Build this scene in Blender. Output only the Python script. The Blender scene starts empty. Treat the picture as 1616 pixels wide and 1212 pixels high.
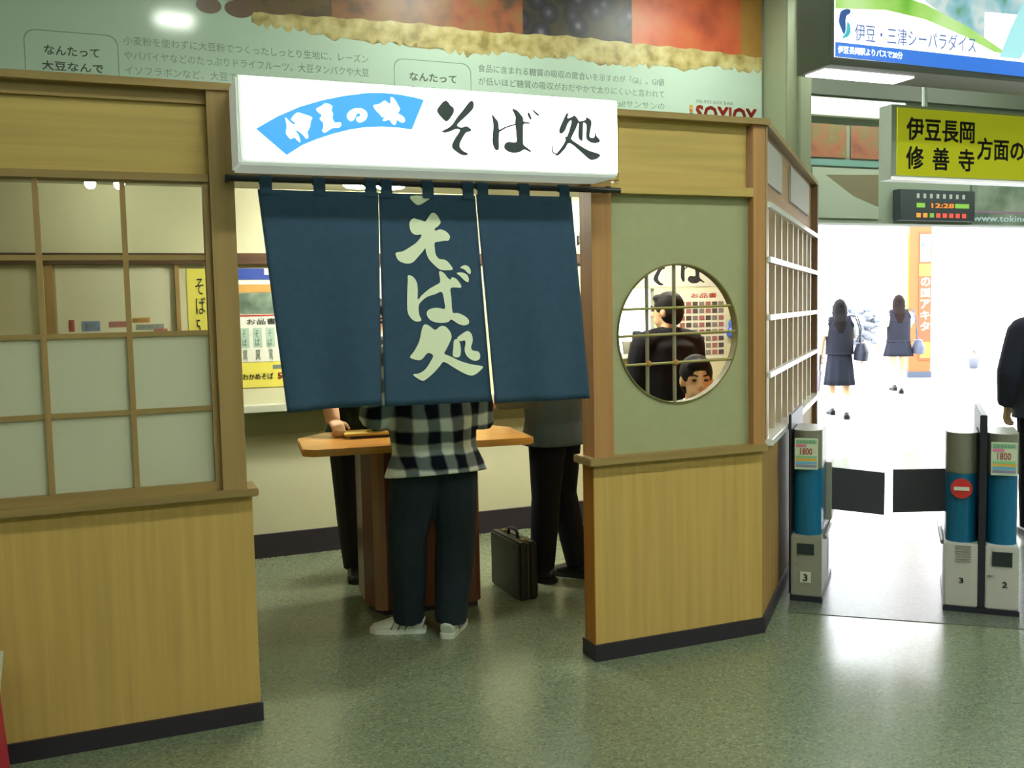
import bpy, bmesh, math, random
from mathutils import Vector, Matrix, Euler
from mathutils.geometry import delaunay_2d_cdt
random.seed(7)
R = math.radians
scene = bpy.context.scene
COL = scene.collection

# ------------------------------------------------------------------ camera
PITCH, ROLL, CAM_H, FOCAL_PX = R(4.44), R(-1.208), 1.57, 1523.5
fw = Vector((0, math.cos(PITCH), -math.sin(PITCH)))
up = Vector((0, math.sin(PITCH), math.cos(PITCH)))
rt = Vector((1, 0, 0))
cr = rt * math.cos(ROLL) + up * math.sin(ROLL)
cu = up * math.cos(ROLL) - rt * math.sin(ROLL)
cd = bpy.data.cameras.new('camera')
cam = bpy.data.objects.new('camera', cd)
COL.objects.link(cam)
cd.sensor_width = 36.0
cd.lens = FOCAL_PX / 1616 * 36.0
cd.clip_end = 300
cam.matrix_world = Matrix(((cr.x, cu.x, -fw.x, 0), (cr.y, cu.y, -fw.y, 0), (cr.z, cu.z, -fw.z, CAM_H), (0, 0, 0, 1)))
scene.camera = cam

# ------------------------------------------------------------------ world, light, exposure
SKY = 8.5
world = bpy.data.worlds.new('sky'); scene.world = world
world.use_nodes = True
bg = world.node_tree.nodes['Background']
bg.inputs[0].default_value = (0.93, 0.96, 1.0, 1); bg.inputs[1].default_value = SKY
vs = scene.view_settings
vs.view_transform = 'Standard'; vs.look = 'None'; vs.exposure = 0.0; vs.gamma = 1.0; vs.use_curve_mapping = False
scene.cycles.use_denoising = True
scene.cycles.max_bounces = 7
scene.cycles.transparent_max_bounces = 12
scene.cycles.caustics_reflective = False
scene.cycles.caustics_refractive = False
scene.cycles.sample_clamp_indirect = 6.0

# ------------------------------------------------------------------ frames of reference
# the stall frame: x runs along the stall front, y into the stall, z up; origin at its front corner
KO = Vector((1.174, 4.519, 0.0)); KR = R(22.0)
KU = Vector((math.cos(KR), math.sin(KR), 0)); KN = Vector((-math.sin(KR), math.cos(KR), 0))
def kw(s, d, z=0.0): return KO + KU * s + KN * d + Vector((0, 0, z))
# the ticket gate frame
GO = Vector((1.523, 4.976, 0.0)); GR = R(-17.8)
GU = Vector((math.cos(GR), math.sin(GR), 0)); GN = Vector((-math.sin(GR), math.cos(GR), 0))
def gw(s, d, z=0.0): return GO + GU * s + GN * d + Vector((0, 0, z))

def area(name, loc, rot, sx, sy, power, color, parent=None):
    l = bpy.data.lights.new(name, 'AREA'); l.shape = 'RECTANGLE'; l.size = sx; l.size_y = sy
    l.energy = power; l.color = color
    o = bpy.data.objects.new(name, l); COL.objects.link(o); o.location = loc; o.rotation_euler = rot
    if parent: o.parent = parent
    return o
# daylight portal filling the exit opening
pt = area('daylight_portal', kw(6.2, 4.2, 1.2), (R(90), 0, KR), 6.6, 2.4, 1.0, (1, 1, 1))
pt.rotation_euler = (R(-90), 0, KR)
pt.data.cycles.is_portal = True

# ------------------------------------------------------------------ materials
def lin(c):
    return tuple(((v / 255) / 12.92 if v / 255 <= 0.04045 else ((v / 255 + 0.055) / 1.055) ** 2.4) for v in c)
MATS = {}
def M(name, rgb, rough=0.6, metal=0.0, spec=0.5, emit=None, es=0.0, var=0.0, vscale=8.0, stretch=(1, 1, 1), bump=0.0, coat=0.0):
    if name in MATS: return MATS[name]
    m = bpy.data.materials.new(name); m.use_nodes = True
    nt = m.node_tree; b = nt.nodes['Principled BSDF']
    c = lin(rgb) + (1,)
    b.inputs['Base Color'].default_value = c
    b.inputs['Roughness'].default_value = rough; b.inputs['Metallic'].default_value = metal
    b.inputs['Specular IOR Level'].default_value = spec
    b.inputs['Coat Weight'].default_value = coat
    if emit:
        b.inputs['Emission Color'].default_value = lin(emit) + (1,); b.inputs['Emission Strength'].default_value = es
    if var > 0 or bump > 0:
        tc = nt.nodes.new('ShaderNodeTexCoord'); mp = nt.nodes.new('ShaderNodeMapping')
        mp.inputs['Scale'].default_value = stretch
        nz = nt.nodes.new('ShaderNodeTexNoise'); nz.inputs['Scale'].default_value = vscale; nz.inputs['Detail'].default_value = 5
        nt.links.new(tc.outputs['Object'], mp.inputs[0]); nt.links.new(mp.outputs[0], nz.inputs['Vector'])
        if var > 0:
            rp = nt.nodes.new('ShaderNodeValToRGB')
            rp.color_ramp.elements[0].position = 0.3; rp.color_ramp.elements[1].position = 0.7
            rp.color_ramp.elements[0].color = tuple(v * (1 - var) for v in c[:3]) + (1,)
            rp.color_ramp.elements[1].color = tuple(min(1, v * (1 + var * 0.6)) for v in c[:3]) + (1,)
            nt.links.new(nz.outputs['Fac'], rp.inputs[0]); nt.links.new(rp.outputs[0], b.inputs['Base Color'])
        if bump > 0:
            bp = nt.nodes.new('ShaderNodeBump'); bp.inputs['Strength'].default_value = bump; bp.inputs['Distance'].default_value = 0.01
            nt.links.new(nz.outputs['Fac'], bp.inputs['Height']); nt.links.new(bp.outputs[0], b.inputs['Normal'])
    MATS[name] = m
    return m
def wood(name, rgb, axis='z', var=0.16, rough=0.5):
    st = {'z': (14, 14, 0.5), 'x': (0.5, 14, 14), 'y': (14, .5, 14)}[axis]
    return M(name, rgb, rough=rough, var=var, vscale=2.2, stretch=st, spec=0.3)

def terrazzo(name, base, rough):
    m = bpy.data.materials.new(name); m.use_nodes = True; nt = m.node_tree; b = nt.nodes['Principled BSDF']
    tc = nt.nodes.new('ShaderNodeTexCoord')
    v = nt.nodes.new('ShaderNodeTexVoronoi'); v.inputs['Scale'].default_value = 110
    nt.links.new(tc.outputs['Object'], v.inputs['Vector'])
    hs = nt.nodes.new('ShaderNodeSeparateColor'); nt.links.new(v.outputs['Color'], hs.inputs[0])
    rp = nt.nodes.new('ShaderNodeValToRGB'); e = rp.color_ramp
    c = lin(base)
    e.elements[0].position = 0.0; e.elements[0].color = tuple(x * 0.68 for x in c) + (1,)
    e.elements[1].position = 1.0; e.elements[1].color = (min(1, c[0] * 1.5), min(1, c[1] * 1.42), min(1, c[2] * 1.35), 1)
    k = e.elements.new(0.3); k.color = c + (1,)
    k = e.elements.new(0.75); k.color = (c[0] * 1.12, c[1] * 1.05, c[2] * .92, 1)
    nt.links.new(hs.outputs[0], rp.inputs[0])
    nz = nt.nodes.new('ShaderNodeTexNoise'); nz.inputs['Scale'].default_value = 1.1; nz.inputs['Detail'].default_value = 4
    nt.links.new(tc.outputs['Object'], nz.inputs['Vector'])
    mx = nt.nodes.new('ShaderNodeMix'); mx.data_type = 'RGBA'; mx.blend_type = 'MULTIPLY'; mx.inputs[0].default_value = 0.5
    nt.links.new(rp.outputs[0], mx.inputs[6])
    r2 = nt.nodes.new('ShaderNodeValToRGB'); r2.color_ramp.elements[0].color = (.72, .72, .72, 1); r2.color_ramp.elements[1].color = (1.15, 1.15, 1.15, 1)
    nt.links.new(nz.outputs['Fac'], r2.inputs[0]); nt.links.new(r2.outputs[0], mx.inputs[7])
    nt.links.new(mx.outputs[2], b.inputs['Base Color'])
    b.inputs['Roughness'].default_value = rough; b.inputs['Specular IOR Level'].default_value = 0.7
    return m

def glassmat(name, tint=(0.96, 0.98, 0.96)):
    m = bpy.data.materials.new(name); m.use_nodes = True; nt = m.node_tree
    nt.nodes.remove(nt.nodes['Principled BSDF'])
    out = nt.nodes['Material Output']
    t = nt.nodes.new('ShaderNodeBsdfTransparent'); t.inputs[0].default_value = tint + (1,)
    g = nt.nodes.new('ShaderNodeBsdfGlossy'); g.inputs['Roughness'].default_value = 0.02
    f = nt.nodes.new('ShaderNodeFresnel'); f.inputs[0].default_value = 1.35
    mx = nt.nodes.new('ShaderNodeMixShader')
    nt.links.new(f.outputs[0], mx.inputs[0]); nt.links.new(t.outputs[0], mx.inputs[1]); nt.links.new(g.outputs[0], mx.inputs[2])
    nt.links.new(mx.outputs[0], out.inputs[0])
    return m
def frosted(name, rgb):
    m = bpy.data.materials.new(name); m.use_nodes = True; nt = m.node_tree
    nt.nodes.remove(nt.nodes['Principled BSDF']); out = nt.nodes['Material Output']
    d = nt.nodes.new('ShaderNodeBsdfDiffuse'); d.inputs[0].default_value = lin(rgb) + (1,)
    t = nt.nodes.new('ShaderNodeBsdfTranslucent'); t.inputs[0].default_value = lin(rgb) + (1,)
    tr = nt.nodes.new('ShaderNodeBsdfTransparent'); tr.inputs[0].default_value = (.95, .97, .9, 1)
    mx = nt.nodes.new('ShaderNodeMixShader'); mx.inputs[0].default_value = 0.5
    m2 = nt.nodes.new('ShaderNodeMixShader'); m2.inputs[0].default_value = 0.15
    nt.links.new(d.outputs[0], mx.inputs[1]); nt.links.new(t.outputs[0], mx.inputs[2])
    nt.links.new(mx.outputs[0], m2.inputs[1]); nt.links.new(tr.outputs[0], m2.inputs[2])
    nt.links.new(m2.outputs[0], out.inputs[0])
    return m
def plaid(name, period):
    m = bpy.data.materials.new(name); m.use_nodes = True; nt = m.node_tree; b = nt.nodes['Principled BSDF']
    tc = nt.nodes.new('ShaderNodeTexCoord'); sp = nt.nodes.new('ShaderNodeSeparateXYZ')
    nz = nt.nodes.new('ShaderNodeTexNoise'); nz.inputs['Scale'].default_value = 6
    nt.links.new(tc.outputs['Object'], nz.inputs['Vector'])
    ad = nt.nodes.new('ShaderNodeVectorMath'); ad.operation = 'SCALE'; ad.inputs['Scale'].default_value = 0.05
    nt.links.new(nz.outputs['Color'], ad.inputs[0])
    a2 = nt.nodes.new('ShaderNodeVectorMath'); a2.operation = 'ADD'
    nt.links.new(tc.outputs['Object'], a2.inputs[0]); nt.links.new(ad.outputs[0], a2.inputs[1])
    nt.links.new(a2.outputs[0], sp.inputs[0])
    def band(sock):
        q = nt.nodes.new('ShaderNodeMath'); q.operation = 'MULTIPLY'; q.inputs[1].default_value = 2 * math.pi / period
        nt.links.new(sock, q.inputs[0])
        s = nt.nodes.new('ShaderNodeMath'); s.operation = 'SINE'; nt.links.new(q.outputs[0], s.inputs[0])
        r = nt.nodes.new('ShaderNodeMapRange'); r.inputs[1].default_value = -0.25; r.inputs[2].default_value = 0.35
        nt.links.new(s.outputs[0], r.inputs[0]); return r.outputs[0]
    sm = nt.nodes.new('ShaderNodeMath'); sm.operation = 'ADD'
    nt.links.new(band(sp.outputs['X']), sm.inputs[0]); nt.links.new(band(sp.outputs['Z']), sm.inputs[1])
    hf = nt.nodes.new('ShaderNodeMath'); hf.operation = 'MULTIPLY'; hf.inputs[1].default_value = 0.5
    nt.links.new(sm.outputs[0], hf.inputs[0])
    rp = nt.nodes.new('ShaderNodeValToRGB'); e = rp.color_ramp
    e.elements[0].position = 0; e.elements[0].color = lin((20, 24, 34)) + (1,)
    e.elements[1].position = 1; e.elements[1].color = lin((226, 234, 224)) + (1,)
    k = e.elements.new(0.5); k.color = lin((112, 124, 124)) + (1,)
    nt.links.new(hf.outputs[0], rp.inputs[0]); nt.links.new(rp.outputs[0], b.inputs['Base Color'])
    b.inputs['Roughness'].default_value = 0.9; b.inputs['Specular IOR Level'].default_value = 0.1
    return m
def pic(name, cols, scale=3.0, rough=0.4, voro=False, es=0.0):
    """a printed picture: a few colours scattered by noise"""
    m = bpy.data.materials.new(name); m.use_nodes = True; nt = m.node_tree; b = nt.nodes['Principled BSDF']
    tc = nt.nodes.new('ShaderNodeTexCoord')
    if voro:
        nz = nt.nodes.new('ShaderNodeTexVoronoi'); nz.inputs['Scale'].default_value = scale; o = nz.outputs['Distance']
    else:
        nz = nt.nodes.new('ShaderNodeTexNoise'); nz.inputs['Scale'].default_value = scale; nz.inputs['Detail'].default_value = 3; o = nz.outputs['Fac']
    nt.links.new(tc.outputs['Object'], nz.inputs['Vector'])
    rp = nt.nodes.new('ShaderNodeValToRGB'); e = rp.color_ramp
    lo, hi = (0.0, 0.75) if voro else (0.32, 0.68)
    for i, c in enumerate(cols):
        p = lo + (hi - lo) * i / (len(cols) - 1)
        if i == 0: k = e.elements[0]; k.position = p
        elif i == len(cols) - 1: k = e.elements[len(e.elements) - 1]; k.position = p
        else: k = e.elements.new(p)
        k.color = lin(c) + (1,)
    nt.links.new(o, rp.inputs[0]); nt.links.new(rp.outputs[0], b.inputs['Base Color'])
    b.inputs['Roughness'].default_value = rough
    if es:
        nt.links.new(rp.outputs[0], b.inputs['Emission Color']); b.inputs['Emission Strength'].default_value = es
    return m

# ------------------------------------------------------------------ mesh helpers
def bx(bm, x0, x1, y0, y1, z0, z1):
    v = [bm.verts.new(p) for p in ((x0, y0, z0), (x1, y0, z0), (x1, y1, z0), (x0, y1, z0), (x0, y0, z1), (x1, y0, z1), (x1, y1, z1), (x0, y1, z1))]
    for f in ((0, 3, 2, 1), (4, 5, 6, 7), (0, 1, 5, 4), (1, 2, 6, 5), (2, 3, 7, 6), (3, 0, 4, 7)): bm.faces.new([v[i] for i in f])
def box(x0, x1, y0, y1, z0, z1, bev=0.0):
    bm = bmesh.new(); bx(bm, min(x0, x1), max(x0, x1), min(y0, y1), max(y0, y1), min(z0, z1), max(z0, z1))
    if bev: bmesh.ops.bevel(bm, geom=bm.edges[:], offset=bev, segments=2, affect='EDGES')
    return bm
def prism(poly, y0, y1):
    """polygon in x,z pushed from y0 to y1"""
    bm = bmesh.new(); prism_in(bm, poly, y0, y1); return bm
def prism_in(bm, poly, y0, y1):
    a = [bm.verts.new((p[0], y0, p[1])) for p in poly]; b = [bm.verts.new((p[0], y1, p[1])) for p in poly]
    n = len(poly)
    f1 = bm.faces.new(a); f2 = bm.faces.new(b[::-1])
    for i in range(n): bm.faces.new((a[(i + 1) % n], a[i], b[i], b[(i + 1) % n]))
    bmesh.ops.triangulate(bm, faces=[f for f in (f1, f2) if n > 4])
def slab(poly, z0, z1, bev=0.0):
    bm = bmesh.new(); a = [bm.verts.new((p[0], p[1], z0)) for p in poly]; b = [bm.verts.new((p[0], p[1], z1)) for p in poly]
    n = len(poly); bm.faces.new(a[::-1]); bm.faces.new(b)
    for i in range(n): bm.faces.new((a[i], a[(i + 1) % n], b[(i + 1) % n], b[i]))
    if bev: bmesh.ops.bevel(bm, geom=bm.edges[:], offset=bev, segments=2, affect='EDGES')
    return bm
def lathe(prof, n=24, bm=None, c=(0, 0, 0)):
    bm = bm or bmesh.new(); rings = []
    for r, z in prof:
        rings.append([bm.verts.new((c[0] + r * math.cos(2 * math.pi * i / n), c[1] + r * math.sin(2 * math.pi * i / n), c[2] + z)) for i in range(n)])
    for a, b in zip(rings, rings[1:]):
        for i in range(n): bm.faces.new((a[i], a[(i + 1) % n], b[(i + 1) % n], b[i]))
    bm.faces.new(rings[0][::-1]); bm.faces.new(rings[-1]); return bm
def tube(pts, rad, n=10, bm=None, side=None):
    """closed tube; rad entries are r or (rx, ry); side = direction of rx"""
    bm = bm or bmesh.new(); pts = [Vector(p) for p in pts]; rings = []
    m = len(pts)
    for i, p in enumerate(pts):
        t = (pts[min(i + 1, m - 1)] - pts[max(i - 1, 0)]).normalized()
        s = Vector(side) if side else (Vector((1, 0, 0)) if abs(t.x) < 0.9 else Vector((0, 1, 0)))
        s = (s - t * s.dot(t)).normalized(); q = t.cross(s)
        r = rad[i] if isinstance(rad, (list, tuple)) else rad
        rx, ry = r if isinstance(r, (list, tuple)) else (r, r)
        rings.append([bm.verts.new(p + s * rx * math.cos(2 * math.pi * k / n) + q * ry * math.sin(2 * math.pi * k / n)) for k in range(n)])
    for a, b in zip(rings, rings[1:]):
        for i in range(n): bm.faces.new((a[i], a[(i + 1) % n], b[(i + 1) % n], b[i]))
    bm.faces.new(rings[0][::-1]); bm.faces.new(rings[-1]); return bm
def ell(bm, c, r, rot=None, seg=16):
    g = bmesh.ops.create_uvsphere(bm, u_segments=seg, v_segments=max(6, seg // 2), radius=1.0)
    mt = Matrix.Translation(Vector(c)) @ (rot.to_4x4() if rot else Matrix()) @ Matrix.Diagonal((r[0], r[1], r[2], 1))
    bmesh.ops.transform(bm, matrix=mt, verts=g['verts'])
def smoothpoly(pts, k=3):
    n = len(pts); out = []
    for i in range(n):
        p0, p1, p2, p3 = (Vector(pts[(i + j) % n]) for j in (-1, 0, 1, 2))
        for s in range(k):
            t = s / k
            out.append(tuple(0.5 * ((2 * p1) + (p2 - p0) * t + (2 * p0 - 5 * p1 + 4 * p2 - p3) * t * t + (3 * p1 - p0 - 3 * p2 + p3) * t ** 3)))
    return out

def obj(name, bm, mat, parent=None, smooth=False, loc=None, rotz=None):
    me = bpy.data.meshes.new(name)
    bmesh.ops.recalc_face_normals(bm, faces=bm.faces[:]); bm.to_mesh(me); bm.free()
    if smooth:
        for p in me.polygons: p.use_smooth = True
    if mat: me.materials.append(mat)
    o = bpy.data.objects.new(name, me); COL.objects.link(o)
    if parent: o.parent = parent
    if loc is not None: o.location = loc
    if rotz is not None: o.rotation_euler = (0, 0, rotz)
    return o
def tag(o, label, cat, group=None):
    o['label'] = label; o['category'] = cat
    if group: o['group'] = group
    return o
def thing(name, label, cat, loc=(0, 0, 0), rotz=0.0, group=None):
    o = bpy.data.objects.new(name, None); COL.objects.link(o); o.location = loc; o.rotation_euler = (0, 0, rotz)
    o.empty_display_size = 0.2
    return tag(o, label, cat, group)
def struct(name, bm, mat, label=None, parent=None, loc=None, rotz=None):
    o = obj(name, bm, mat, parent, loc=loc, rotz=rotz)
    if not parent: o['kind'] = 'structure'
    if label: o['label'] = label
    return o
def link_copy(src, name, parent, loc=(0, 0, 0)):
    c = src.copy(); COL.objects.link(c); c.name = name; c.parent = parent; c.location = loc; return c

# lettering and remeshed figures are evaluated together at the end
PEND_TEXT = []; PEND_BLOB = []
def text(body, x0, x1, z0, z1, y, mat, parent, bold=0.0, name='lettering', spacing=1.0, keep=False, face=0.0):
    """flat lettering on a plane facing -y, fitted to the box x0..x1, z0..z1"""
    cu_ = bpy.data.curves.new(name, 'FONT'); cu_.body = body; cu_.size = 1.0; cu_.extrude = 0.004
    cu_.resolution_u = 2; cu_.space_line = spacing
    o = bpy.data.objects.new(name, cu_); COL.objects.link(o)
    PEND_TEXT.append((o, name, x0, x1, z0, z1, y, mat, parent, keep, face, bold))
def blob(name, bm, voxel, mat, parent, smooth=4):
    me = bpy.data.meshes.new(name); bmesh.ops.recalc_face_normals(bm, faces=bm.faces[:]); bm.to_mesh(me); bm.free()
    if mat: me.materials.append(mat)
    o = bpy.data.objects.new(name, me); COL.objects.link(o); o.parent = parent
    md = o.modifiers.new('r', 'REMESH'); md.mode = 'VOXEL'; md.voxel_size = voxel; md.use_smooth_shade = True
    if smooth:
        sm = o.modifiers.new('s', 'SMOOTH'); sm.iterations = smooth; sm.factor = 0.5
    PEND_BLOB.append((o, mat)); return o
def flush():
    bpy.context.view_layer.update()
    dg = bpy.context.evaluated_depsgraph_get()
    done = []
    for o, mat in PEND_BLOB:
        done.append((o, bpy.data.meshes.new_from_object(o.evaluated_get(dg)), mat))
    txt = [(t, bpy.data.meshes.new_from_object(t[0].evaluated_get(dg))) for t in PEND_TEXT]
    for o, me, mat in done:
        o.modifiers.clear(); o.data = me
        if mat and not me.materials: me.materials.append(mat)
        for p in me.polygons: p.use_smooth = True
    for t, me in txt:
        o, name, x0, x1, z0, z1, y, mat, parent, keep, face, bold = t
        bpy.data.objects.remove(o)
        if not me.vertices: continue
        xs = [v.co.x for v in me.vertices]; ys = [v.co.y for v in me.vertices]; zs = [v.co.z for v in me.vertices]
        ax, bx_, ay, by = min(xs), max(xs), min(ys), max(ys); az, bz = min(zs), max(zs)
        sx = (x1 - x0) / max(1e-6, bx_ - ax); sz = (z1 - z0) / max(1e-6, by - ay)
        if keep: sx = sz = min(sx, sz)
        for v in me.vertices:
            zz = (v.co.z - az) / max(1e-6, bz - az)
            v.co = ((v.co.x - ax) * sx + x0, y - 0.0015 * zz, (v.co.y - ay) * sz + z0)
        if bold:
            bm = bmesh.new(); ex, ez = bold * sx, bold * sz
            for ddx, ddz in ((-1, -1), (1, -1), (1, 1), (-1, 1), (0, 0)):
                k0 = len(bm.verts); bm.from_mesh(me); bm.verts.ensure_lookup_table()
                for v in bm.verts[k0:]: v.co.x += ddx * ex; v.co.z += ddz * ez
            bm.to_mesh(me); bm.free()
        me.materials.clear(); me.materials.append(mat)
        n = bpy.data.objects.new(name, me); COL.objects.link(n); n.parent = parent
        if face: n.rotation_euler = (0, 0, face)
    PEND_TEXT.clear(); PEND_BLOB.clear()

def glyphs(outlines, mapf, yf, thick=0.0015, grid=None):
    """lettering from traced outlines; each outline = (outer, [holes]); yf(x, z) gives the surface it lies on"""
    bm = bmesh.new()
    for outer, holes in outlines:
        loops = [[mapf(p) for p in smoothpoly(outer)]] + [[mapf(p) for p in smoothpoly(h)] for h in holes]
        pts = []; edges = []
        for lp in loops:
            b = len(pts); pts += [Vector(p) for p in lp]; edges += [(b + i, b + (i + 1) % len(lp)) for i in range(len(lp))]
        if grid:
            x0 = min(p.x for p in pts); x1 = max(p.x for p in pts); z0 = min(p.y for p in pts); z1 = max(p.y for p in pts)
            x = x0 + grid / 2
            while x < x1:
                z = z0 + grid / 2
                while z < z1: pts.append(Vector((x, z))); z += grid
                x += grid
        vo, eo, fo, *_ = delaunay_2d_cdt(pts, edges, [], 2, 1e-6)
        vs_ = [bm.verts.new((p.x, yf(p.x, p.y) - thick, p.y)) for p in vo]
        for f in fo:
            try: bm.faces.new([vs_[i] for i in f])
            except ValueError: pass
    bmesh.ops.delete(bm, geom=[v for v in bm.verts if not v.link_faces], context='VERTS')
    return bm

# ------------------------------------------------------------------ palette
white_lamp = M('lamp_glow', (255, 255, 255), emit=(246, 255, 240), es=60.0)
stall_lamp = M('bulb_glow', (255, 255, 255), emit=(255, 253, 236), es=215.0)
small_lamp = M('small_bulb_glow', (255, 255, 255), emit=(255, 253, 236), es=40.0)
wood_low = wood('light_bamboo_panel', (206, 170, 98), 'z', 0.13)
wood_fascia = wood('fascia_veneer', (200, 172, 100), 'x', 0.14)
wood_post = wood('brown_post', (168, 138, 88), 'z', 0.14)
wood_orange = wood('orange_post', (186, 138, 88), 'z', 0.14)
wood_rail = wood('olive_rail', (160, 134, 84), 'x', 0.16)
wood_dark = wood('dark_rail', (84, 62, 44), 'x', 0.2)
black_skirt = M('black_skirting', (44, 38, 48), rough=0.45)
sage = M('sage_plaster', (170, 172, 132), rough=0.85, var=0.04, vscale=20)
white_paint = M('white_paint', (226, 230, 214), rough=0.5)
cream = M('cream_wall', (214, 214, 178), rough=0.7, var=0.03, vscale=4)
clear_glass = glassmat('clear_glass')
frost_glass = frosted('frosted_glass', (222, 226, 208))
ink = M('black_ink', (24, 28, 34), rough=0.6)
ink_grey = M('grey_ink', (112, 128, 118), rough=0.6)
red_ink = M('red_ink', (176, 52, 40), rough=0.6)
steel = M('brushed_steel', (170, 172, 168), rough=0.35, metal=0.7)

# ------------------------------------------------------------------ setting
terr = terrazzo('green_terrazzo', (116, 128, 106), 0.22)
struct('floor', box(-6.5, 9, -8, 4.0, -0.1, 0.0), terr, 'glossy green-grey terrazzo floor of the concourse', loc=KO, rotz=KR)
mat_floor = terrazzo('gate_floor', (96, 104, 96), 0.27)
mat_floor.node_tree.nodes['Principled BSDF'].inputs['Specular IOR Level'].default_value = 0.2
struct('floor_gate', box(-0.085, 6.0, -0.2, 1.5, 0.0, 0.003), mat_floor, 'dull grey floor strip under the ticket gates', loc=GO, rotz=GR)
pave = M('pale_paving', (160, 160, 160), rough=0.35, var=0.05, vscale=3)
struct('floor_platform', box(-25, 60, 4.0, 90, -0.1, -0.002), pave, 'sunlit pale paving beyond the exit', loc=KO, rotz=KR)
# joints of the paving outside
pj = bmesh.new()
for i in range(26): bx(pj, 2.8, 14, 4.4 + i * 0.45, 4.415 + i * 0.45, -0.002, 0.0015)
jt = struct('paving_joint', pj, M('paving_joint', (150, 150, 152), rough=.7), parent=bpy.data.objects['floor_platform'])
jt['kind'] = 'stuff'
wall_m = M('hall_wall', (150, 156, 138), rough=0.7)
struct('ceiling', box(-6.5, 9, -8, 4.25, 4.3, 4.4), M('hall_ceiling', (160, 166, 150), rough=0.8), loc=KO, rotz=KR)
struct('wall_back', box(-6.5, 2.6, 3.4, 4.0, 0, 4.3), wall_m, loc=KO, rotz=KR)
struct('wall_left', box(-6.7, -6.5, -8, 4, 0, 4.3), wall_m, loc=KO, rotz=KR)
struct('wall_right', box(9, 9.2, -8, 4.25, 0, 4.3), wall_m, loc=KO, rotz=KR)
struct('wall_rear', box(-6.5, 9, -8.2, -8, 0, 4.3), wall_m, loc=KO, rotz=KR)
lint_m = M('lintel_grey', (128, 138, 122), rough=0.6)
wx = struct('wall_exit', box(2.6, 9, 4.0, 4.25, 2.355, 4.3), lint_m, 'grey-green wall above the wide station exit', loc=KO, rotz=KR)
struct('trim_1', box(2.78, 9, 3.93, 4.0, 3.58, 3.78), M('dark_beam', (66, 72, 60), rough=0.6), 'dark beam across the wall above the exit', loc=KO, rotz=KR)
# concrete pillar beside the big advertisement
pl = thing('pillar', 'pale olive square pillar between the advertisement and the exit', 'pillar', kw(2.66, 3.2), KR)
obj('shaft', box(-0.135, 0.135, -0.135, 0.19, 0, 4.3, 0.012), M('pillar_paint', (150, 156, 130), rough=0.5), pl)
obj('corner_guard', box(-0.02, 0.0, -0.15, -0.1351, 0, 4.3), M('pillar_guard', (126, 132, 108), rough=0.4), pl)

# ------------------------------------------------------------------ noodle stall shell
st = thing('noodle_stall', 'wooden noodle stall with panelled walls, lattice windows and a round window', 'kiosk', KO, KR)
CHR = R(45.4)
def part(name, *a, mat, bev=0.0, rotz=None, parent=None, label=None):
    o = obj(name, box(*a, bev=bev), mat, parent or st, rotz=rotz)
    if label: o['label'] = label
    return o
SL, SR = -4.2, -2.345
part('baseboard', SL, SR + .008, -0.012, 0.11, 0, 0.072, mat=black_skirt)
part('baseboard', -0.897, 0.01, -0.012, 0.12, 0, 0.075, mat=black_skirt)
part('baseboard', 0.01, 2.55, -0.012, 0.08, 0, 0.075, mat=black_skirt, rotz=CHR)
part('lower_panel', SL, SR, 0, 0.1, 0.072, 0.885, mat=wood_low)
part('lower_panel', -0.888, 0.0, 0, 0.1, 0.075, 0.88, mat=wood_low)
part('panel_edge', -0.893, -0.888, 0.0, 0.1, 0.075, 0.88, mat=wood('panel_edge', (170, 112, 44), 'z'))
part('lower_panel', 0.01, 2.54, 0, 0.06, 0.075, 0.9, mat=wood('chamfer_panel', (176, 138, 76), 'z'), rotz=CHR)
part('sill', SL, SR + .02, -0.045, 0.13, 0.885, 0.915, mat=wood_rail, bev=0.004)
part('sill', -0.925, 0.005, -0.04, 0.13, 0.88, 0.915, mat=wood_rail, bev=0.004)
part('sill', 0.0, 2.56, -0.05, 0.08, 0.90, 0.935, mat=M('sill_sheen', (236, 238, 236), rough=0.15), bev=0.004, rotz=CHR)  # reflection on the angled sill's top, put into its white colour
# posts
part('post', -2.452, -2.365, -0.03, 0.08, 0.915, 2.385, mat=wood_post)
part('post', -0.893, -0.797, -0.02, 0.095, 0.915, 2.095, mat=wood_orange)
part('post', -0.062, 0.004, -0.02, 0.08, 0.915, 2.39, mat=wood_orange)
part('post', 2.47, 2.55, -0.03, 0.07, 0.0, 2.39, mat=wood('end_post', (120, 92, 66), 'z'), rotz=CHR)
part('post', 0.0, 0.05, -0.02, 0.05, 0.93, 2.39, mat=wood_post, rotz=CHR)
# top rails and fascia
part('top_rail', SL, 0.02, -0.04, 0.1, 2.385, 2.412, mat=wood_rail)
part('top_rail', 0.0, 2.56, -0.03, 0.08, 2.385, 2.412, mat=wood_rail, rotz=CHR)
part('fascia_panel', SL, -2.452, 0.015, 0.06, 2.085, 2.34, mat=wood_fascia)
part('fascia_rail', SL, -2.452, 0.0, 0.07, 2.34, 2.385, mat=wood_rail)
part('fascia_rail', SL, -2.452, -0.015, 0.08, 2.058, 2.085, mat=wood_rail)
part('fascia_panel', -2.365, -0.74, 0.015, 0.06, 2.12, 2.385, mat=wood_fascia)
part('lintel', -2.365, -0.797, -0.02, 0.09, 2.095, 2.13, mat=wood_rail)
part('fascia_panel', -0.74, -0.078, 0.012, 0.06, 2.1, 2.385, mat=wood_fascia)
part('fascia_rail', -0.797, -0.062, -0.02, 0.08, 2.06, 2.1, mat=wood_fascia)
part('fascia_panel', 0.05, 2.47, 0.012, 0.05, 2.06, 2.385, mat=wood('chamfer_fascia', (166, 126, 78), 'x'), rotz=CHR)
grey_panel = M('pale_vent_panel', (176, 172, 168), rough=0.5)
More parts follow.
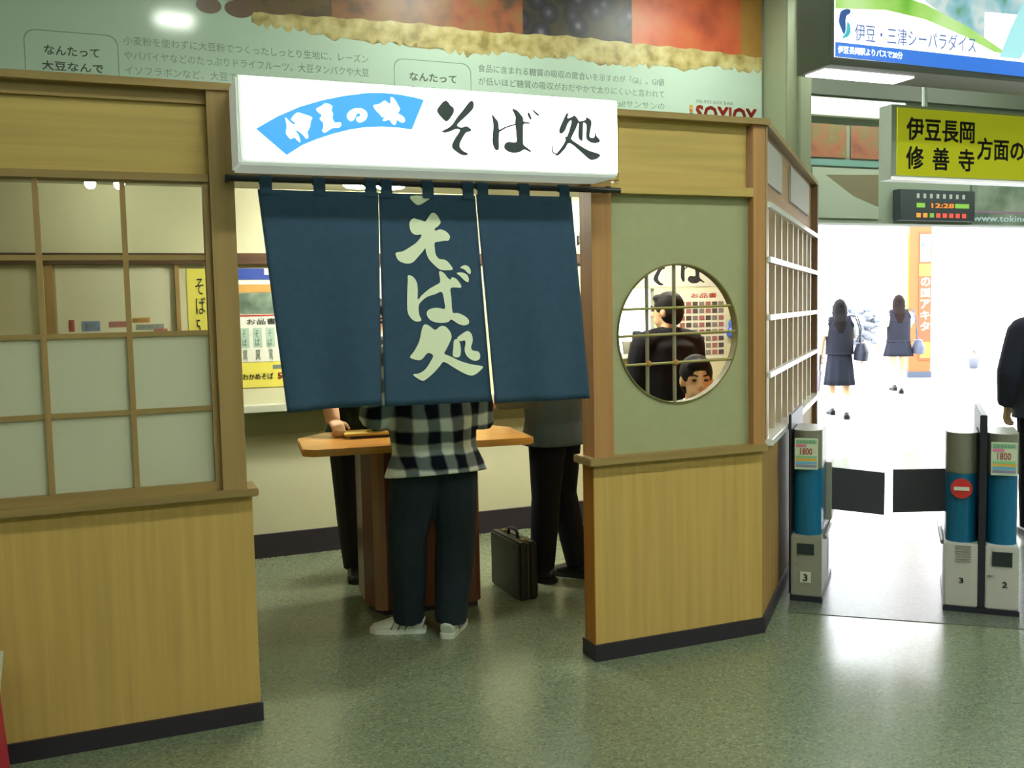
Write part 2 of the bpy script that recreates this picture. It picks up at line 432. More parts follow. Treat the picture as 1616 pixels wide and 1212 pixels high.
part('vent_panel', 0.07, 0.75, 0.0, 0.012, 2.15, 2.35, mat=grey_panel, rotz=CHR, label='pale grey panel in the fascia')
part('vent_panel', 1.15, 2.2, 0.0, 0.012, 2.15, 2.35, mat=grey_panel, rotz=CHR, label='pale grey panel in the fascia')
# shell that closes the stall
shell_m = M('stall_ceiling', (186, 190, 164), rough=0.7)
sh = obj('roof', slab([(SL, .08), (-.06, .08), (1.76, 1.82), (1.76, 3.36), (SL, 3.36)], 2.36, 2.384), shell_m, st)
part('end_wall', 1.77, 1.83, 1.84, 3.365, 0, 2.4, mat=wood_post)
part('end_wall', SL - .06, SL, 0, 3.365, 0, 2.4, mat=wood_post)

# lattice window of the left bay: clear panes above, frosted panes below
sw = thing('lattice_window', '', '', (0, 0, 0)); del sw['label']; del sw['category']; sw.parent = st
cols = [-2.468, -2.75, -3.031, -3.312, -3.593, -3.874]
rows = [2.058, 1.783, 1.507, 1.225, 0.945]
part('window_frame', -2.475, -2.452, -0.005, 0.055, 0.915, 2.058, mat=wood_post, parent=sw)
part('window_frame', SL, -2.475, -0.005, 0.055, 0.915, 0.948, mat=wood_rail, parent=sw)
for c in cols[1:]: part('lattice_bar', c - .0095, c + .0095, 0.0, 0.03, 0.948, 2.058, mat=wood_post, parent=sw)
for z in rows[1:4]: part('lattice_bar', SL, -2.475, 0.002, 0.028, z - .009, z + .009, mat=wood_rail, parent=sw)
for i in range(len(cols) - 1):
    for j in range(4):
        c1, c0 = cols[i] - (.007 if i == 0 else .0095), cols[i + 1] + .0095
        z1 = rows[j] - (0 if j == 0 else .009); z0 = rows[j + 1] + (.003 if j == 3 else .009)
        p = part('pane', c0, c1, 0.014, 0.018, z0, z1, mat=clear_glass if j < 2 else frost_glass, parent=sw)

# sage wall with the round window
HX, HZ, HR = -0.44, 1.443, 0.313
def holed(x0, x1, z0, z1, y0, y1, n=72):
    bm = bmesh.new()
    angs = sorted([2 * math.pi * i / n for i in range(n)] + [math.atan2(z - HZ, x - HX) % (2 * math.pi) for x in (x0, x1) for z in (z0, z1)])
    R0, R1, C0, C1 = [], [], [], []
    for a in angs:
        dx, dz = math.cos(a), math.sin(a)
        t = min([((x1 if dx > 0 else x0) - HX) / dx if abs(dx) > 1e-9 else 9, ((z1 if dz > 0 else z0) - HZ) / dz if abs(dz) > 1e-9 else 9])
        for lst, r, y in ((R0, t, y0), (R1, t, y1), (C0, HR, y0), (C1, HR, y1)): lst.append(bm.verts.new((HX + dx * r, y, HZ + dz * r)))
    m = len(angs)
    for i in range(m):
        j = (i + 1) % m
        bm.faces.new((R0[i], R0[j], C0[j], C0[i])); bm.faces.new((R1[j], R1[i], C1[i], C1[j]))
        bm.faces.new((C0[i], C0[j], C1[j], C1[i])); bm.faces.new((R0[j], R0[i], R1[i], R1[j]))
    return bm
obj('plaster_panel', holed(-0.797, -0.062, 0.915, 2.06, 0.02, 0.05), sage, st)
rw = bpy.data.objects.new('round_window', None); COL.objects.link(rw); rw.parent = st
def ringmesh(r0, r1, y0, y1, n=64):
    bm = bmesh.new(); L = []
    for r, y in ((r0, y0), (r1, y0), (r1, y1), (r0, y1)):
        L.append([bm.verts.new((HX + r * math.cos(2 * math.pi * i / n), y, HZ + r * math.sin(2 * math.pi * i / n))) for i in range(n)])
    for k in range(4):
        a, b = L[k], L[(k + 1) % 4]
        for i in range(n): bm.faces.new((a[i], a[(i + 1) % n], b[(i + 1) % n], b[i]))
    return bm
obj('rim', ringmesh(0.309, 0.316, 0.012, 0.052), wood('rim_wood', (120, 112, 66), 'x'), rw)
bamboo = M('bamboo_bar', (150, 140, 62), rough=0.4); bamboo2 = M('bamboo_upright', (150, 142, 118), rough=0.4)
for s in (-0.594, -0.453):
    h = math.sqrt(HR ** 2 - (s - HX) ** 2)
    obj('lattice_bar', tube([(s, 0.036, HZ - h), (s, 0.036, HZ + h)], 0.0085, 8), bamboo2, rw)
for z in (1.561, 1.442, 1.313):
    h = math.sqrt(HR ** 2 - (z - HZ) ** 2)
    obj('lattice_bar', tube([(HX - h, 0.024, z - .004), (HX + h, 0.024, z + .004)], 0.006, 8), bamboo, rw)
for s in (-0.594, -0.453):
    bm = bmesh.new(); ell(bm, (s, 0.024, 1.313), (.016, .012, .014), seg=8)
    obj('cord_knot', bm, M('cord', (176, 130, 60), rough=.8), rw)

# lattice of the angled side
cl = bpy.data.objects.new('slatted_window', None); COL.objects.link(cl); cl.parent = st; cl.rotation_euler = (0, 0, CHR)
part('backing_panel', 0.05, 2.47, 0.035, 0.05, 0.935, 2.06, mat=wood('lattice_back', (192, 132, 88), 'z'), parent=cl)
slat_m = M('pale_slat', (206, 196, 170), rough=0.35)
for i in range(9): part('slat', 0.135 + i * .262, 0.165 + i * .262, -0.008, 0.035, 0.935, 2.06, mat=slat_m, parent=cl)
wbar = M('white_bar', (240, 242, 240), rough=0.2)
for z in (2.03, 1.776, 1.505, 1.233): part('cross_bar', 0.04, 2.47, -0.035, -0.008, z - .013, z + .013, mat=wbar, parent=cl)

# ------------------------------------------------------------------ inside the stall
kf = dict(loc=KO, rotz=KR)
bm = bmesh.new()
for a in ((SL, 0.62, 2.56, 2.62, 0, 2.36), (0.93, 1.77, 2.56, 2.62, 0, 2.36), (0.62, 0.93, 2.56, 2.62, 0, 1.22), (0.62, 0.93, 2.56, 2.62, 1.70, 2.36)): bx(bm, *a)
struct('wall_kitchen', bm, cream, 'cream wall at the back of the noodle stall with serving opening', **kf)
struct('baseboard_kitchen', box(SL, 1.77, 2.54, 2.56, 0, 0.155), black_skirt, 'black baseboard of the stall back wall', **kf)
struct('trim_2', box(SL, 0.6, 2.52, 2.56, 1.887, 1.954), wood_dark, 'dark wooden rail along the stall back wall', **kf)
struct('trim_3', box(-3.19, -3.13, 2.535, 2.56, 1.0, 1.887), wood_post, 'brown upright on the stall back wall', **kf)
struct('trim_4', box(-2.455, -2.43, 2.535, 2.56, 1.0, 1.887), wood_post, 'thin brown upright on the stall back wall', **kf)
ledge = tag(obj('serving_ledge', box(-2.43, 0.5, 2.42, 2.56, 0.955, 1.0, 0.004), M('ledge', (206, 210, 190), rough=.4), None, **kf), 'long pale serving ledge along the stall back wall', 'shelf')
struct('trim_5', box(-2.43, 0.5, 2.53, 2.56, 0.80, 0.955), M('apron', (150, 152, 112), rough=.6), 'olive apron under the serving ledge', **kf)

def poster(name, label, s0, s1, z0, z1, d, mat, cat='poster', group=None):
    t = thing(name, label, cat, kw((s0 + s1) / 2, d, z0), KR, group)
    obj('sheet', box(-(s1 - s0) / 2, (s1 - s0) / 2, -0.004, 0, 0, z1 - z0), mat, t); return t
paper = M('white_paper', (232, 236, 222), rough=0.7); yellow_paper = M('yellow_paper', (232, 222, 96), rough=0.6)
t = poster('menu_sheet', 'white menu sheet with four pale green columns beside the curtain', -2.09, -1.76, 1.27, 1.57, 2.56, paper)
part('red_edge', -0.165, 0.165, -0.006, -0.004, 0.288, 0.297, mat=red_ink, parent=t)
text('お品書', -0.11, 0.07, 0.235, 0.275, -0.005, ink, t)
gp = M('pale_green_print', (176, 206, 186), rough=.7)
for k in range(4):
    part('menu_column', -0.155 + k * .08, -0.1 + k * .08, -0.006, -0.004, 0.09, 0.215, mat=gp, parent=t)
    text('そ\nば', -0.142 + k * .08, -0.116 + k * .08, 0.10, 0.2, -0.007, ink_grey, t)
    text('四\n百\n円', -0.142 + k * .08, -0.116 + k * .08, 0.01, 0.075, -0.005, ink_grey, t)
t = poster('price_poster', 'yellow price poster under the white menu sheet', -2.09, -1.74, 1.105, 1.265, 2.56, yellow_paper)
text('わかめそば', -0.16, 0.03, 0.05, 0.09, -0.005, ink, t, 0.01); text('500', 0.06, 0.16, 0.05, 0.09, -0.005, red_ink, t, 0.02)
part('price_band', 0.03, 0.17, -0.006, -0.004, 0.115, 0.14, mat=ink_grey, parent=t)
t = poster('landscape_poster', 'photo poster of a grey-green landscape above the menu sheet', -2.09, -1.76, 1.575, 1.705, 2.56, pic('landscape', [(60, 84, 70), (120, 140, 124), (150, 176, 176)], 6))
t = poster('orange_notice', 'orange and cream notice above the landscape poster', -2.09, -1.76, 1.71, 1.785, 2.56, M('orange_paper', (206, 158, 84), rough=.7))
part('cream_band', -0.165, 0.165, -0.006, -0.004, 0.05, 0.075, mat=paper, parent=t)
t = poster('blue_notice', 'blue and white notice under the dark rail', -2.09, -1.74, 1.79, 1.86, 2.56, M('blue_paper', (44, 72, 160), rough=.6))
part('white_corner', 0.0, 0.175, -0.006, -0.004, 0.03, 0.07, mat=paper, parent=t)
t = poster('price_strip', 'tall narrow yellow price strip seen through the lattice window', -2.385, -2.255, 1.4, 1.86, 2.56, yellow_paper)
text('そ\nば\n5', -0.02, 0.04, 0.06, 0.4, -0.005, ink, t)
t = poster('notice_board', 'white board with small coloured notices behind the lattice window', -3.12, -2.46, 1.46, 1.885, 2.56, M('board_white', (222, 222, 192), rough=.6))
note_cols = [(196, 96, 76), (130, 150, 186), (196, 120, 110), (206, 160, 70), (150, 160, 150), (206, 110, 100)]
for k, (x, w, z, h) in enumerate([(-.27, .03, .03, .07), (-.2, .1, .03, .06), (-.05, .12, .05, .035), (.08, .1, .075, .03), (.1, .16, .03, .035), (.2, .08, .005, .03)]):
    part('notice', x, x + w, -0.006, -0.004, z, z + h, mat=M('note%d' % k, note_cols[k], rough=.7), parent=t)
    text('冷やし', x + .005, x + w - .005, z + .006, z + h - .006, -0.007, ink_grey, t)
# lettered board and menu board seen through the round window
t = poster('soba_board', 'white board with brushed black lettering above the serving opening', 0.605, 1.72, 1.71, 2.2, 2.56, M('board_grey', (206, 210, 196), rough=.6), 'sign')
SOBA_BOARD = t
t = poster('wall_sign', 'white sign with brushed lettering beside the curtain edge', 0.12, 0.5, 1.985, 2.33, 2.55, paper, 'sign')
text('峠', -0.02, 0.12, 0.02, 0.12, -0.006, ink, t, 0.02)
t = poster('menu_board', 'menu board with rows of small black and red price tags', 1.13, 1.56, 1.16, 1.685, 2.56, M('menu_white', (214, 218, 200), rough=.6), 'menu board')
text('お品書', -0.1, 0.13, 0.465, 0.5, -0.005, red_ink, t)
tag_m = [M('tag_dark', (70, 62, 66), rough=.6), M('tag_red', (150, 96, 92), rough=.6), M('tag_grey', (120, 116, 112), rough=.6)]
for r in range(8):
    for c in range(7):
        part('price_tag', -0.2 + c * .058, -0.156 + c * .058, -0.007, -0.004, 0.03 + r * .053, 0.065 + r * .053, mat=tag_m[(r * 3 + c * 2 + r // 3) % 3], parent=t)
bm = bmesh.new()
random.seed(3)
for k in range(7): ell(bm, (random.uniform(-.05, .05), random.uniform(-.03, .0), random.uniform(-.06, .06)), (.045, .03, .045), seg=10)
t = thing('plastic_bag', 'blue plastic bag hanging beside the menu board', 'bag', kw(1.63, 2.52, 1.38), KR)
blob('bag_body', bm, 0.012, M('blue_plastic', (70, 96, 190), rough=.25), t, 2)
obj('hanging_loop', tube([(0, .0, .06), (-.01, .03, .12), (0, .036, .15)], .005, 6), M('blue_plastic', (70, 96, 190)), t)
# kitchen behind the opening
struct('trim_6', box(0.6, 0.95, 2.5, 2.75, 1.19, 1.22), M('hatch_shelf', (220, 222, 214), rough=.3), 'white shelf of the serving opening', **kf)
kl = thing('kitchen_lamp', 'bright strip lamp inside the kitchen opening', 'lamp', kw(1.15, 3.28, 1.0), KR)
obj('lamp_housing', box(-.5, .5, .0, .06, 0, 0.9), white_paint, kl)
obj('diffuser', box(-.48, .48, -.012, 0, .02, .88), M('kitchen_glow', (255, 255, 255), emit=(235, 240, 255), es=5.0), kl)
def lathe_thing(name, label, cat, loc, prof, mat, capprof=None, capm=None, capname='lid', group=None):
    t = thing(name, label, cat, loc, 0, group); obj('body', lathe(prof), mat, t, smooth=True)
    if capprof: obj(capname, lathe(capprof), capm, t, smooth=True)
    return t
lathe_thing('sauce_jar', 'dark sauce jar with lid on the white serving shelf', 'jar', kw(0.80, 2.60, 1.22), [(.035, 0), (.038, .01), (.038, .12), (.03, .135)], M('dark_jar', (60, 56, 58), rough=.3), [(.032, .135), (.034, .14), (.034, .16), (.02, .168)], ink)
lathe_thing('paper_cup', 'white cup on the shelf beside the dark sauce jar', 'cup', kw(0.70, 2.58, 1.22), [(.025, 0), (.034, .09), (.036, .092), (.033, .095)], white_paint, [(.03, .088), (.031, .094)], M('rim_white', (235, 235, 230)), 'rim')
# lamps under the stall ceiling
def stall_lamp_at(s, d, label, two=0.09, r=0.075):
    t = thing('ceiling_lamp', label, 'lamp', kw(s, d, 2.36), KR)
    obj('mount', box(-two - .04, two + .04, -.04, .04, -.02, 0, .006), white_paint, t)
    for sx in (-two, two):
        b = obj('bulb', lathe([(.012, -.022), (r * .8, -.03), (r, -.045), (r * .8, -.065), (.01, -.075)], c=(sx, 0, 0)), stall_lamp if r > .05 else small_lamp, t, smooth=True)
stall_lamp_at(-1.36, 1.85, 'twin round ceiling lamp above the dark curtain', .095, .095)
stall_lamp_at(-0.22, 1.62, 'twin ceiling lamp beside the right end of the curtain', .075, .08)
stall_lamp_at(-2.82, 2.15, 'small twin bulb lamp behind the lattice window', .075, .03)
stall_lamp_at(0.75, 1.75, 'ceiling lamp over the men behind the round window', .09, .085)

# ------------------------------------------------------------------ illuminated sign over the doorway
def bil(tl, tr, bl, br, w, h):
    def f(p):
        u, v = p[0] / w, p[1] / h
        return tuple((tl[i] * (1 - u) + tr[i] * u) * (1 - v) + (bl[i] * (1 - u) + br[i] * u) * v for i in (0, 1))
    return f
sg = thing('light_box_sign', 'white illuminated sign with blue fan and black brush lettering over the doorway', 'sign', KO, KR)
obj('housing', box(-2.37, -0.88, -0.24, -0.02, 2.092, 2.40, .008), M('sign_housing', (226, 232, 224), rough=.35, emit=(222, 234, 224), es=.28), sg)
obj('face_panel', box(-2.352, -0.886, -0.252, -0.24, 2.108, 2.393, .003), M('sign_face', (250, 250, 250), rough=.3, emit=(255, 253, 255), es=1.25), sg)
fan_m = bil((-2.312, 2.351), (-1.667, 2.392), (-2.321, 2.112), (-1.675, 2.137), 1616, 635)
sgn_m = bil((-1.717, 2.366), (-0.897, 2.417), (-1.725, 2.088), (-0.901, 2.116), 1616, 626)
fan = [(20, 365), (200, 255), (400, 165), (600, 105), (800, 65), (1000, 40), (1150, 38), (1300, 52), (1450, 78), (1545, 102), (1430, 372), (1300, 355), (1150, 345), (1000, 350), (850, 372), (700, 410), (550, 460), (420, 515), (285, 605)]
obj('fan_emblem', prism([fan_m(p) for p in fan], -0.254, -0.2521), M('fan_blue', (60, 150, 225), rough=.4, emit=(70, 160, 240), es=.75), sg)
fan_glyphs = [
    [(272, 265), (300, 290), (340, 325), (360, 315), (325, 285), (330, 265), (375, 220), (430, 232), (505, 262), (495, 300), (488, 350), (465, 400), (475, 440), (455, 458), (435, 430), (395, 395), (375, 385), (360, 385), (385, 420), (402, 470), (400, 490), (375, 470), (350, 445), (320, 460), (290, 430), (278, 400), (285, 340)],
    [(545, 185), (590, 160), (625, 135), (665, 145), (688, 165), (680, 200), (695, 230), (690, 265), (710, 310), (760, 308), (768, 330), (750, 355), (690, 360), (650, 385), (620, 402), (597, 385), (610, 350), (605, 310), (575, 275), (595, 245), (560, 215)],
    [(820, 245), (840, 210), (890, 182), (950, 180), (995, 205), (1008, 240), (995, 280), (960, 305), (930, 308), (908, 290), (912, 262), (935, 255), (945, 240), (935, 225), (912, 228), (900, 255), (885, 285), (855, 297), (828, 275)],
    [(1065, 155), (1120, 140), (1170, 110), (1200, 130), (1225, 135), (1225, 85), (1245, 80), (1275, 115), (1295, 150), (1315, 190), (1295, 225), (1330, 245), (1360, 275), (1355, 305), (1325, 308), (1285, 285), (1275, 320), (1255, 330), (1225, 300), (1215, 285), (1160, 295), (1155, 280), (1195, 250), (1150, 262), (1120, 230), (1085, 195)]]
sign_white = M('sign_white_letter', (250, 250, 250), rough=.4, emit=(255, 255, 255), es=1.0)
for g in fan_glyphs:
    obj('lettering', glyphs([(g, [])], fan_m, lambda x, z: -0.254), sign_white, sg)
so = [([(200, 48), (225, 55), (245, 85), (270, 108), (268, 150), (225, 212), (195, 205), (142, 135), (165, 85)], []),
      ([(408, 48), (428, 65), (425, 105), (400, 140), (345, 195), (300, 240), (305, 258), (335, 268), (370, 255), (408, 285), (395, 300), (365, 310), (335, 360), (318, 400), (320, 430), (345, 460), (382, 480), (375, 493), (335, 493), (290, 465), (258, 430), (262, 395), (285, 350), (310, 310), (318, 285), (285, 280), (240, 300), (200, 308), (178, 300), (195, 288), (235, 265), (265, 235), (300, 180), (340, 130), (380, 75)], [])]
ba = [([(575, 162), (600, 190), (625, 225), (628, 275), (640, 290), (632, 310), (628, 360), (628, 445), (605, 452), (590, 430), (578, 390), (580, 320), (585, 250)], []),
      ([(636, 288), (680, 262), (765, 236), (765, 246), (690, 270), (640, 300)], []),
      ([(738, 118), (770, 122), (800, 150), (828, 190), (832, 218), (880, 226), (880, 236), (832, 240), (828, 300), (828, 400), (850, 425), (895, 462), (880, 466), (840, 448), (822, 455), (790, 472), (730, 474), (690, 455), (672, 430), (680, 400), (710, 385), (770, 388), (772, 330), (762, 230), (765, 180)],
       [[(700, 412), (725, 398), (764, 398), (770, 420), (760, 448), (740, 460), (712, 450), (700, 432)]]),
      ([(865, 150), (880, 148), (898, 195), (885, 200), (868, 170)], []), ([(895, 122), (915, 125), (958, 160), (958, 172), (935, 160), (910, 132)], [])]
dokoro = [([(1210, 150), (1200, 190), (1240, 180), (1258, 168), (1285, 190), (1300, 215), (1330, 212), (1355, 205), (1368, 183), (1405, 210), (1408, 240), (1398, 290), (1392, 340), (1410, 352), (1435, 345), (1438, 298), (1450, 335), (1482, 370), (1470, 390), (1425, 396), (1385, 380), (1362, 350), (1365, 250), (1345, 228), (1335, 240), (1330, 365), (1318, 375), (1295, 345), (1298, 240), (1290, 235), (1270, 280), (1240, 340), (1235, 365), (1300, 410), (1380, 455), (1480, 488), (1470, 515), (1440, 530), (1395, 532), (1330, 480), (1220, 395), (1180, 440), (1130, 490), (1105, 497), (1105, 485), (1150, 430), (1185, 370), (1175, 345), (1200, 335), (1235, 225), (1225, 210), (1200, 240), (1180, 290), (1150, 318), (1130, 305), (1135, 270), (1165, 205), (1190, 155)], []),
          ([(1112, 495), (1080, 480), (1065, 455), (1072, 425), (1085, 408), (1083, 415), (1074, 445), (1082, 470), (1110, 484)], [])]
sign_ink = M('sign_ink', (52, 66, 66), rough=.5)
for g in (so, ba, dokoro): obj('lettering', glyphs(g, sgn_m, lambda x, z: -0.252), sign_ink, sg)
for g, x0 in ((so, -.3175), (ba, -.0075)):
    ox = min(p[0] for o_, _ in g for p in o_)
    obj('lettering', glyphs(g, lambda p, ox=ox, x0=x0: (x0 + (p[0] - ox) * .00066, .32 - p[1] * .00062), lambda x, z: -.0045), ink, SOBA_BOARD)

# ------------------------------------------------------------------ noren curtain
nr = thing('noren_curtain', 'dark blue split doorway curtain with large pale brush lettering', 'curtain', KO, KR)
navy = M('navy_cloth', (60, 84, 106), rough=.9, var=.08, vscale=30, spec=.1)
obj('rod', tube([(-2.40, -.06, 2.068), (-.775, -.06, 2.064)], .012, 10), M('black_rod', (30, 30, 34), rough=.35), nr)
for s in (-2.39, -0.83):
    obj('rod_bracket', box(s - .008, s + .008, -.065, -.02, 2.055, 2.08), M('black_rod', (30, 30, 34)), nr)
PANELS = [(-2.288, -1.834, -2.214, -1.848, 2.028, 1.205, .010, .4, -.075), (-1.832, -1.438, -1.838, -1.388, 2.026, 1.198, .004, 1.2, -.072), (-1.436, -1.014, -1.380, -.945, 2.03, 1.186, .010, 2.2, -.078)]
def cloth_y(P, x, z):
    a0, a1, b0, b1, zt, zb, amp, ph, y0 = P
    v = (zt - z) / (zt - zb); x0 = a0 + (b0 - a0) * v; x1 = a1 + (b1 - a1) * v; u = (x - x0) / (x1 - x0)
    return y0 - amp * max(0, v) * math.sin(2 * math.pi * 1.6 * u + ph) - .01 * v
for P in PANELS:
    a0, a1, b0, b1, zt, zb, amp, ph, y0 = P
    nu, nv = 28, 30; bm = bmesh.new(); F = []; B = []
    for j in range(nv + 1):
        v = j / nv; z = zt + (zb - zt) * v; x0 = a0 + (b0 - a0) * v; x1 = a1 + (b1 - a1) * v
        fr, bk = [], []
        for i in range(nu + 1):
            u = i / nu; x = x0 + (x1 - x0) * u; zz = z + (.010 * (u - .5) if P[0] < -2 else -.004 * (u - .5)) * v
            y = cloth_y(P, x, z); fr.append(bm.verts.new((x, y, zz))); bk.append(bm.verts.new((x, y + .003, zz)))
        F.append(fr); B.append(bk)
    for j in range(nv):
        for i in range(nu):
            bm.faces.new((F[j][i], F[j][i + 1], F[j + 1][i + 1], F[j + 1][i])); bm.faces.new((B[j][i + 1], B[j][i], B[j + 1][i], B[j + 1][i + 1]))
        for i in (0, nu):
            bm.faces.new((F[j][i], F[j + 1][i], B[j + 1][i], B[j][i]))
    for i in range(nu):
        for j in (0, nv): bm.faces.new((F[j][i], F[j][i + 1], B[j][i + 1], B[j][i]))
    obj('cloth_panel', bm, navy, nr, smooth=True)
    n = 3
    for k in range(n):
        x = a0 + .03 + (a1 - a0 - .06) * k / (n - 1)
        bm = tube([(x - .022, -.06, 2.066), (x + .022, -.06, 2.066)], .016, 12); bx(bm, x - .022, x + .022, -.08, -.072, 2.01, 2.07)
        obj('hanging_loop', bm, navy, nr)
pale = M('noren_letter', (242, 250, 218), rough=.85, spec=.1)
nmap = bil((-1.827, 2.037), (-1.356, 2.049), (-1.852, 1.255), (-1.376, 1.23), 682, 1212)
n_so = [([(175, 35), (295, 38), (260, 70), (225, 88), (200, 78)], []),
        ([(168, 205), (175, 180), (195, 166), (215, 172), (240, 178), (262, 185), (280, 160), (300, 135), (325, 140), (348, 175), (352, 195), (335, 215), (318, 228), (322, 240), (350, 232), (385, 245), (408, 272), (400, 298), (375, 300), (345, 305), (318, 312), (318, 350), (325, 385), (345, 408), (375, 412), (400, 430), (425, 468), (395, 475), (350, 472), (310, 440), (280, 405), (265, 365), (262, 345), (245, 365), (215, 400), (185, 430), (145, 435), (105, 418), (88, 385), (92, 370), (130, 362), (175, 335), (215, 305), (240, 265), (205, 265), (178, 245)],
         [[(292, 165), (286, 182), (268, 212), (257, 222), (262, 200), (278, 174)]])]
n_ba = [([(160, 505), (190, 515), (212, 550), (217, 600), (217, 650), (240, 625), (280, 590), (320, 565), (348, 545), (342, 490), (350, 480), (375, 495), (395, 522), (412, 530), (420, 516), (450, 530), (475, 565), (470, 580), (440, 578), (410, 585), (415, 640), (422, 725), (450, 730), (490, 745), (520, 770), (520, 795), (490, 805), (455, 795), (415, 770), (395, 785), (350, 790), (300, 780), (272, 750), (272, 720), (300, 703), (340, 700), (375, 705), (372, 660), (358, 605), (320, 618), (270, 635), (235, 665), (222, 690), (225, 740), (238, 775), (205, 782), (175, 760), (155, 715), (155, 600), (158, 540)],
         [[(315, 735), (335, 725), (363, 729), (368, 740), (345, 748), (322, 745)]]),
        ([(470, 460), (495, 445), (520, 452), (535, 475), (532, 498), (515, 490), (495, 470)], []), ([(448, 492), (480, 488), (510, 500), (523, 525), (518, 547), (495, 535), (470, 510)], [])]
n_do = [([(255, 800), (280, 805), (318, 832), (345, 812), (375, 810), (405, 840), (415, 875), (400, 915), (380, 955), (372, 975), (410, 992), (470, 1020), (540, 1040), (605, 1050), (600, 1070), (550, 1105), (500, 1098), (430, 1060), (370, 1025), (345, 1050), (310, 1090), (265, 1130), (240, 1138), (205, 1118), (188, 1100), (220, 1095), (260, 1070), (295, 1015), (305, 985), (275, 972), (245, 1005), (220, 1015), (170, 998), (195, 960), (225, 900), (240, 830)],
         [[(350, 878), (320, 885), (308, 915), (290, 942), (315, 950), (330, 920)]]),
        ([(430, 895), (455, 890), (470, 930), (468, 985), (445, 998), (422, 985), (425, 940)], []),
        ([(448, 882), (480, 855), (515, 838), (540, 860), (545, 900), (535, 935), (545, 955), (580, 962), (592, 985), (585, 1010), (555, 1018), (520, 1000), (500, 975), (495, 945), (500, 915), (495, 895), (470, 900)], [])]
for g in (n_so, n_ba, n_do):
    obj('lettering', glyphs(g, nmap, lambda x, z: cloth_y(PANELS[1], x, z), thick=.003, grid=.03), pale, nr)

# ------------------------------------------------------------------ standing table, tray, briefcase
TR = KR - R(6.5)
tb = thing('standing_table', 'tall standing table with cut-corner wooden top on a dark brown box pedestal', 'table', kw(-1.385, 1.12), TR)
top = [(-.56, -.33), (-.53, -.35), (.54, -.35), (.57, -.32), (.57, .12), (.47, .30), (-.44, .32), (-.585, .12), (-.585, -.30)]
obj('table_top', slab(top, .885, .92, .004), M('table_wood', (212, 152, 72), rough=.22, var=.12, vscale=3, stretch=(1, 12, 12)), tb)
ped = M('pedestal_brown', (98, 60, 42), rough=.3, var=.15, vscale=3, stretch=(12, 12, 1))
obj('pedestal', slab([(-.20, -.11), (.30, -.11), (.33, -.08), (.33, .32), (-.27, .32), (-.27, .05)], .03, .885, .003), ped, tb)
obj('edge_highlight', slab([(-.232, -.083), (-.2, -.113), (-.17, -.113), (-.215, -.07)], .03, .885), M('edge_highlight', (150, 116, 92), rough=.3), tb)  # glare along the pedestal corner, painted as a paler strip
obj('plinth', slab([(-.18, -.09), (.31, -.09), (.31, .30), (-.25, .30), (-.25, .05)], 0, .03), black_skirt, tb)
tr = thing('serving_tray', 'yellow wooden tray with a black underside on the standing table', 'tray', kw(-1.60, 1.20, .92), TR)
obj('tray_base', box(-.10, .12, -.07, .09, 0, .014), M('lacquer_black', (24, 24, 34), rough=.2), tr)
obj('tray_board', box(-.13, .13, -.08, .10, .014, .026, .003), M('tray_yellow', (226, 192, 96), rough=.4), tr)
bw = thing('noodle_bowl', 'black lacquer noodle bowl on the yellow tray', 'bowl', kw(-1.545, 1.21, .946), TR)
obj('bowl', lathe([(.03, 0), (.032, .008), (.055, .03), (.066, .06), (.063, .06), (.05, .032), (.03, .014)], 24), M('lacquer_black', (24, 24, 34)), bw, smooth=True)
obj('broth', lathe([(.054, .04), (.057, .048)], 20), M('broth', (120, 78, 40), rough=.15), bw)
bc = thing('briefcase', 'black attache case standing upright on the floor', 'briefcase', kw(-.81, 1.16), KR + R(2))
leather = M('black_leather', (20, 20, 22), rough=.4)
obj('shell', box(-.055, -.004, -.2, .2, 0, .315, .01), leather, bc); obj('shell', box(.004, .055, -.2, .2, 0, .315, .01), leather, bc)
obj('frame_band', box(-.004, .004, -.196, .196, .008, .312), M('case_trim', (90, 84, 60), rough=.3, metal=.6), bc)
obj('handle', tube([(0, -.06, .312), (0, -.055, .345), (0, -.02, .355), (0, .02, .355), (0, .055, .345), (0, .06, .312)], .009, 8), leather, bc, smooth=True)
for y in (-.13, .13): obj('latch', box(-.012, .012, y - .02, y + .02, .312, .322), M('brass_latch', (150, 130, 70), rough=.3, metal=.8), bc)

# ------------------------------------------------------------------ big advertisement on the back wall
AD = 3.37
ad = thing('wall_advertisement', 'huge pale advertisement board with fruit bar picture on the back wall', 'billboard', kw(0, AD), KR)
ad_m = M('ad_gloss', (198, 218, 204), rough=.12, spec=.5)
obj('board', box(-5.2, 2.5, 0, .03, 2.2, 4.29), ad_m, ad)
up_e = [(-1.82, 3.683), (-1.354, 3.698), (-.572, 3.718), (-.084, 3.70), (.674, 3.729), (1.063, 3.721), (1.861, 3.718), (2.5, 3.70)]
def interp(tab, x):
    for (x0, y0), (x1, y1) in zip(tab, tab[1:]):
        if x0 <= x <= x1: return y0 + (y1 - y0) * (x - x0) / (x1 - x0)
    return tab[0][1] if x < tab[0][0] else tab[-1][1]
lo_e = [(-1.82, 3.63), (-1.592, 3.612), (-1.118, 3.575), (-.759, 3.585), (-.447, 3.57), (-.2, 3.54), (.071, 3.58), (.29, 3.55), (.671, 3.59), (.75, 3.56), (1.16, 3.57), (1.8, 3.57), (1.924, 3.605), (2.5, 3.605)]
poly = [(-1.82 + (4.32) * i / 60, interp(up_e, -1.82 + 4.32 * i / 60) + .008 * math.sin(i * 1.9)) for i in range(61)]
random.seed(5)
low = []
x = 2.5
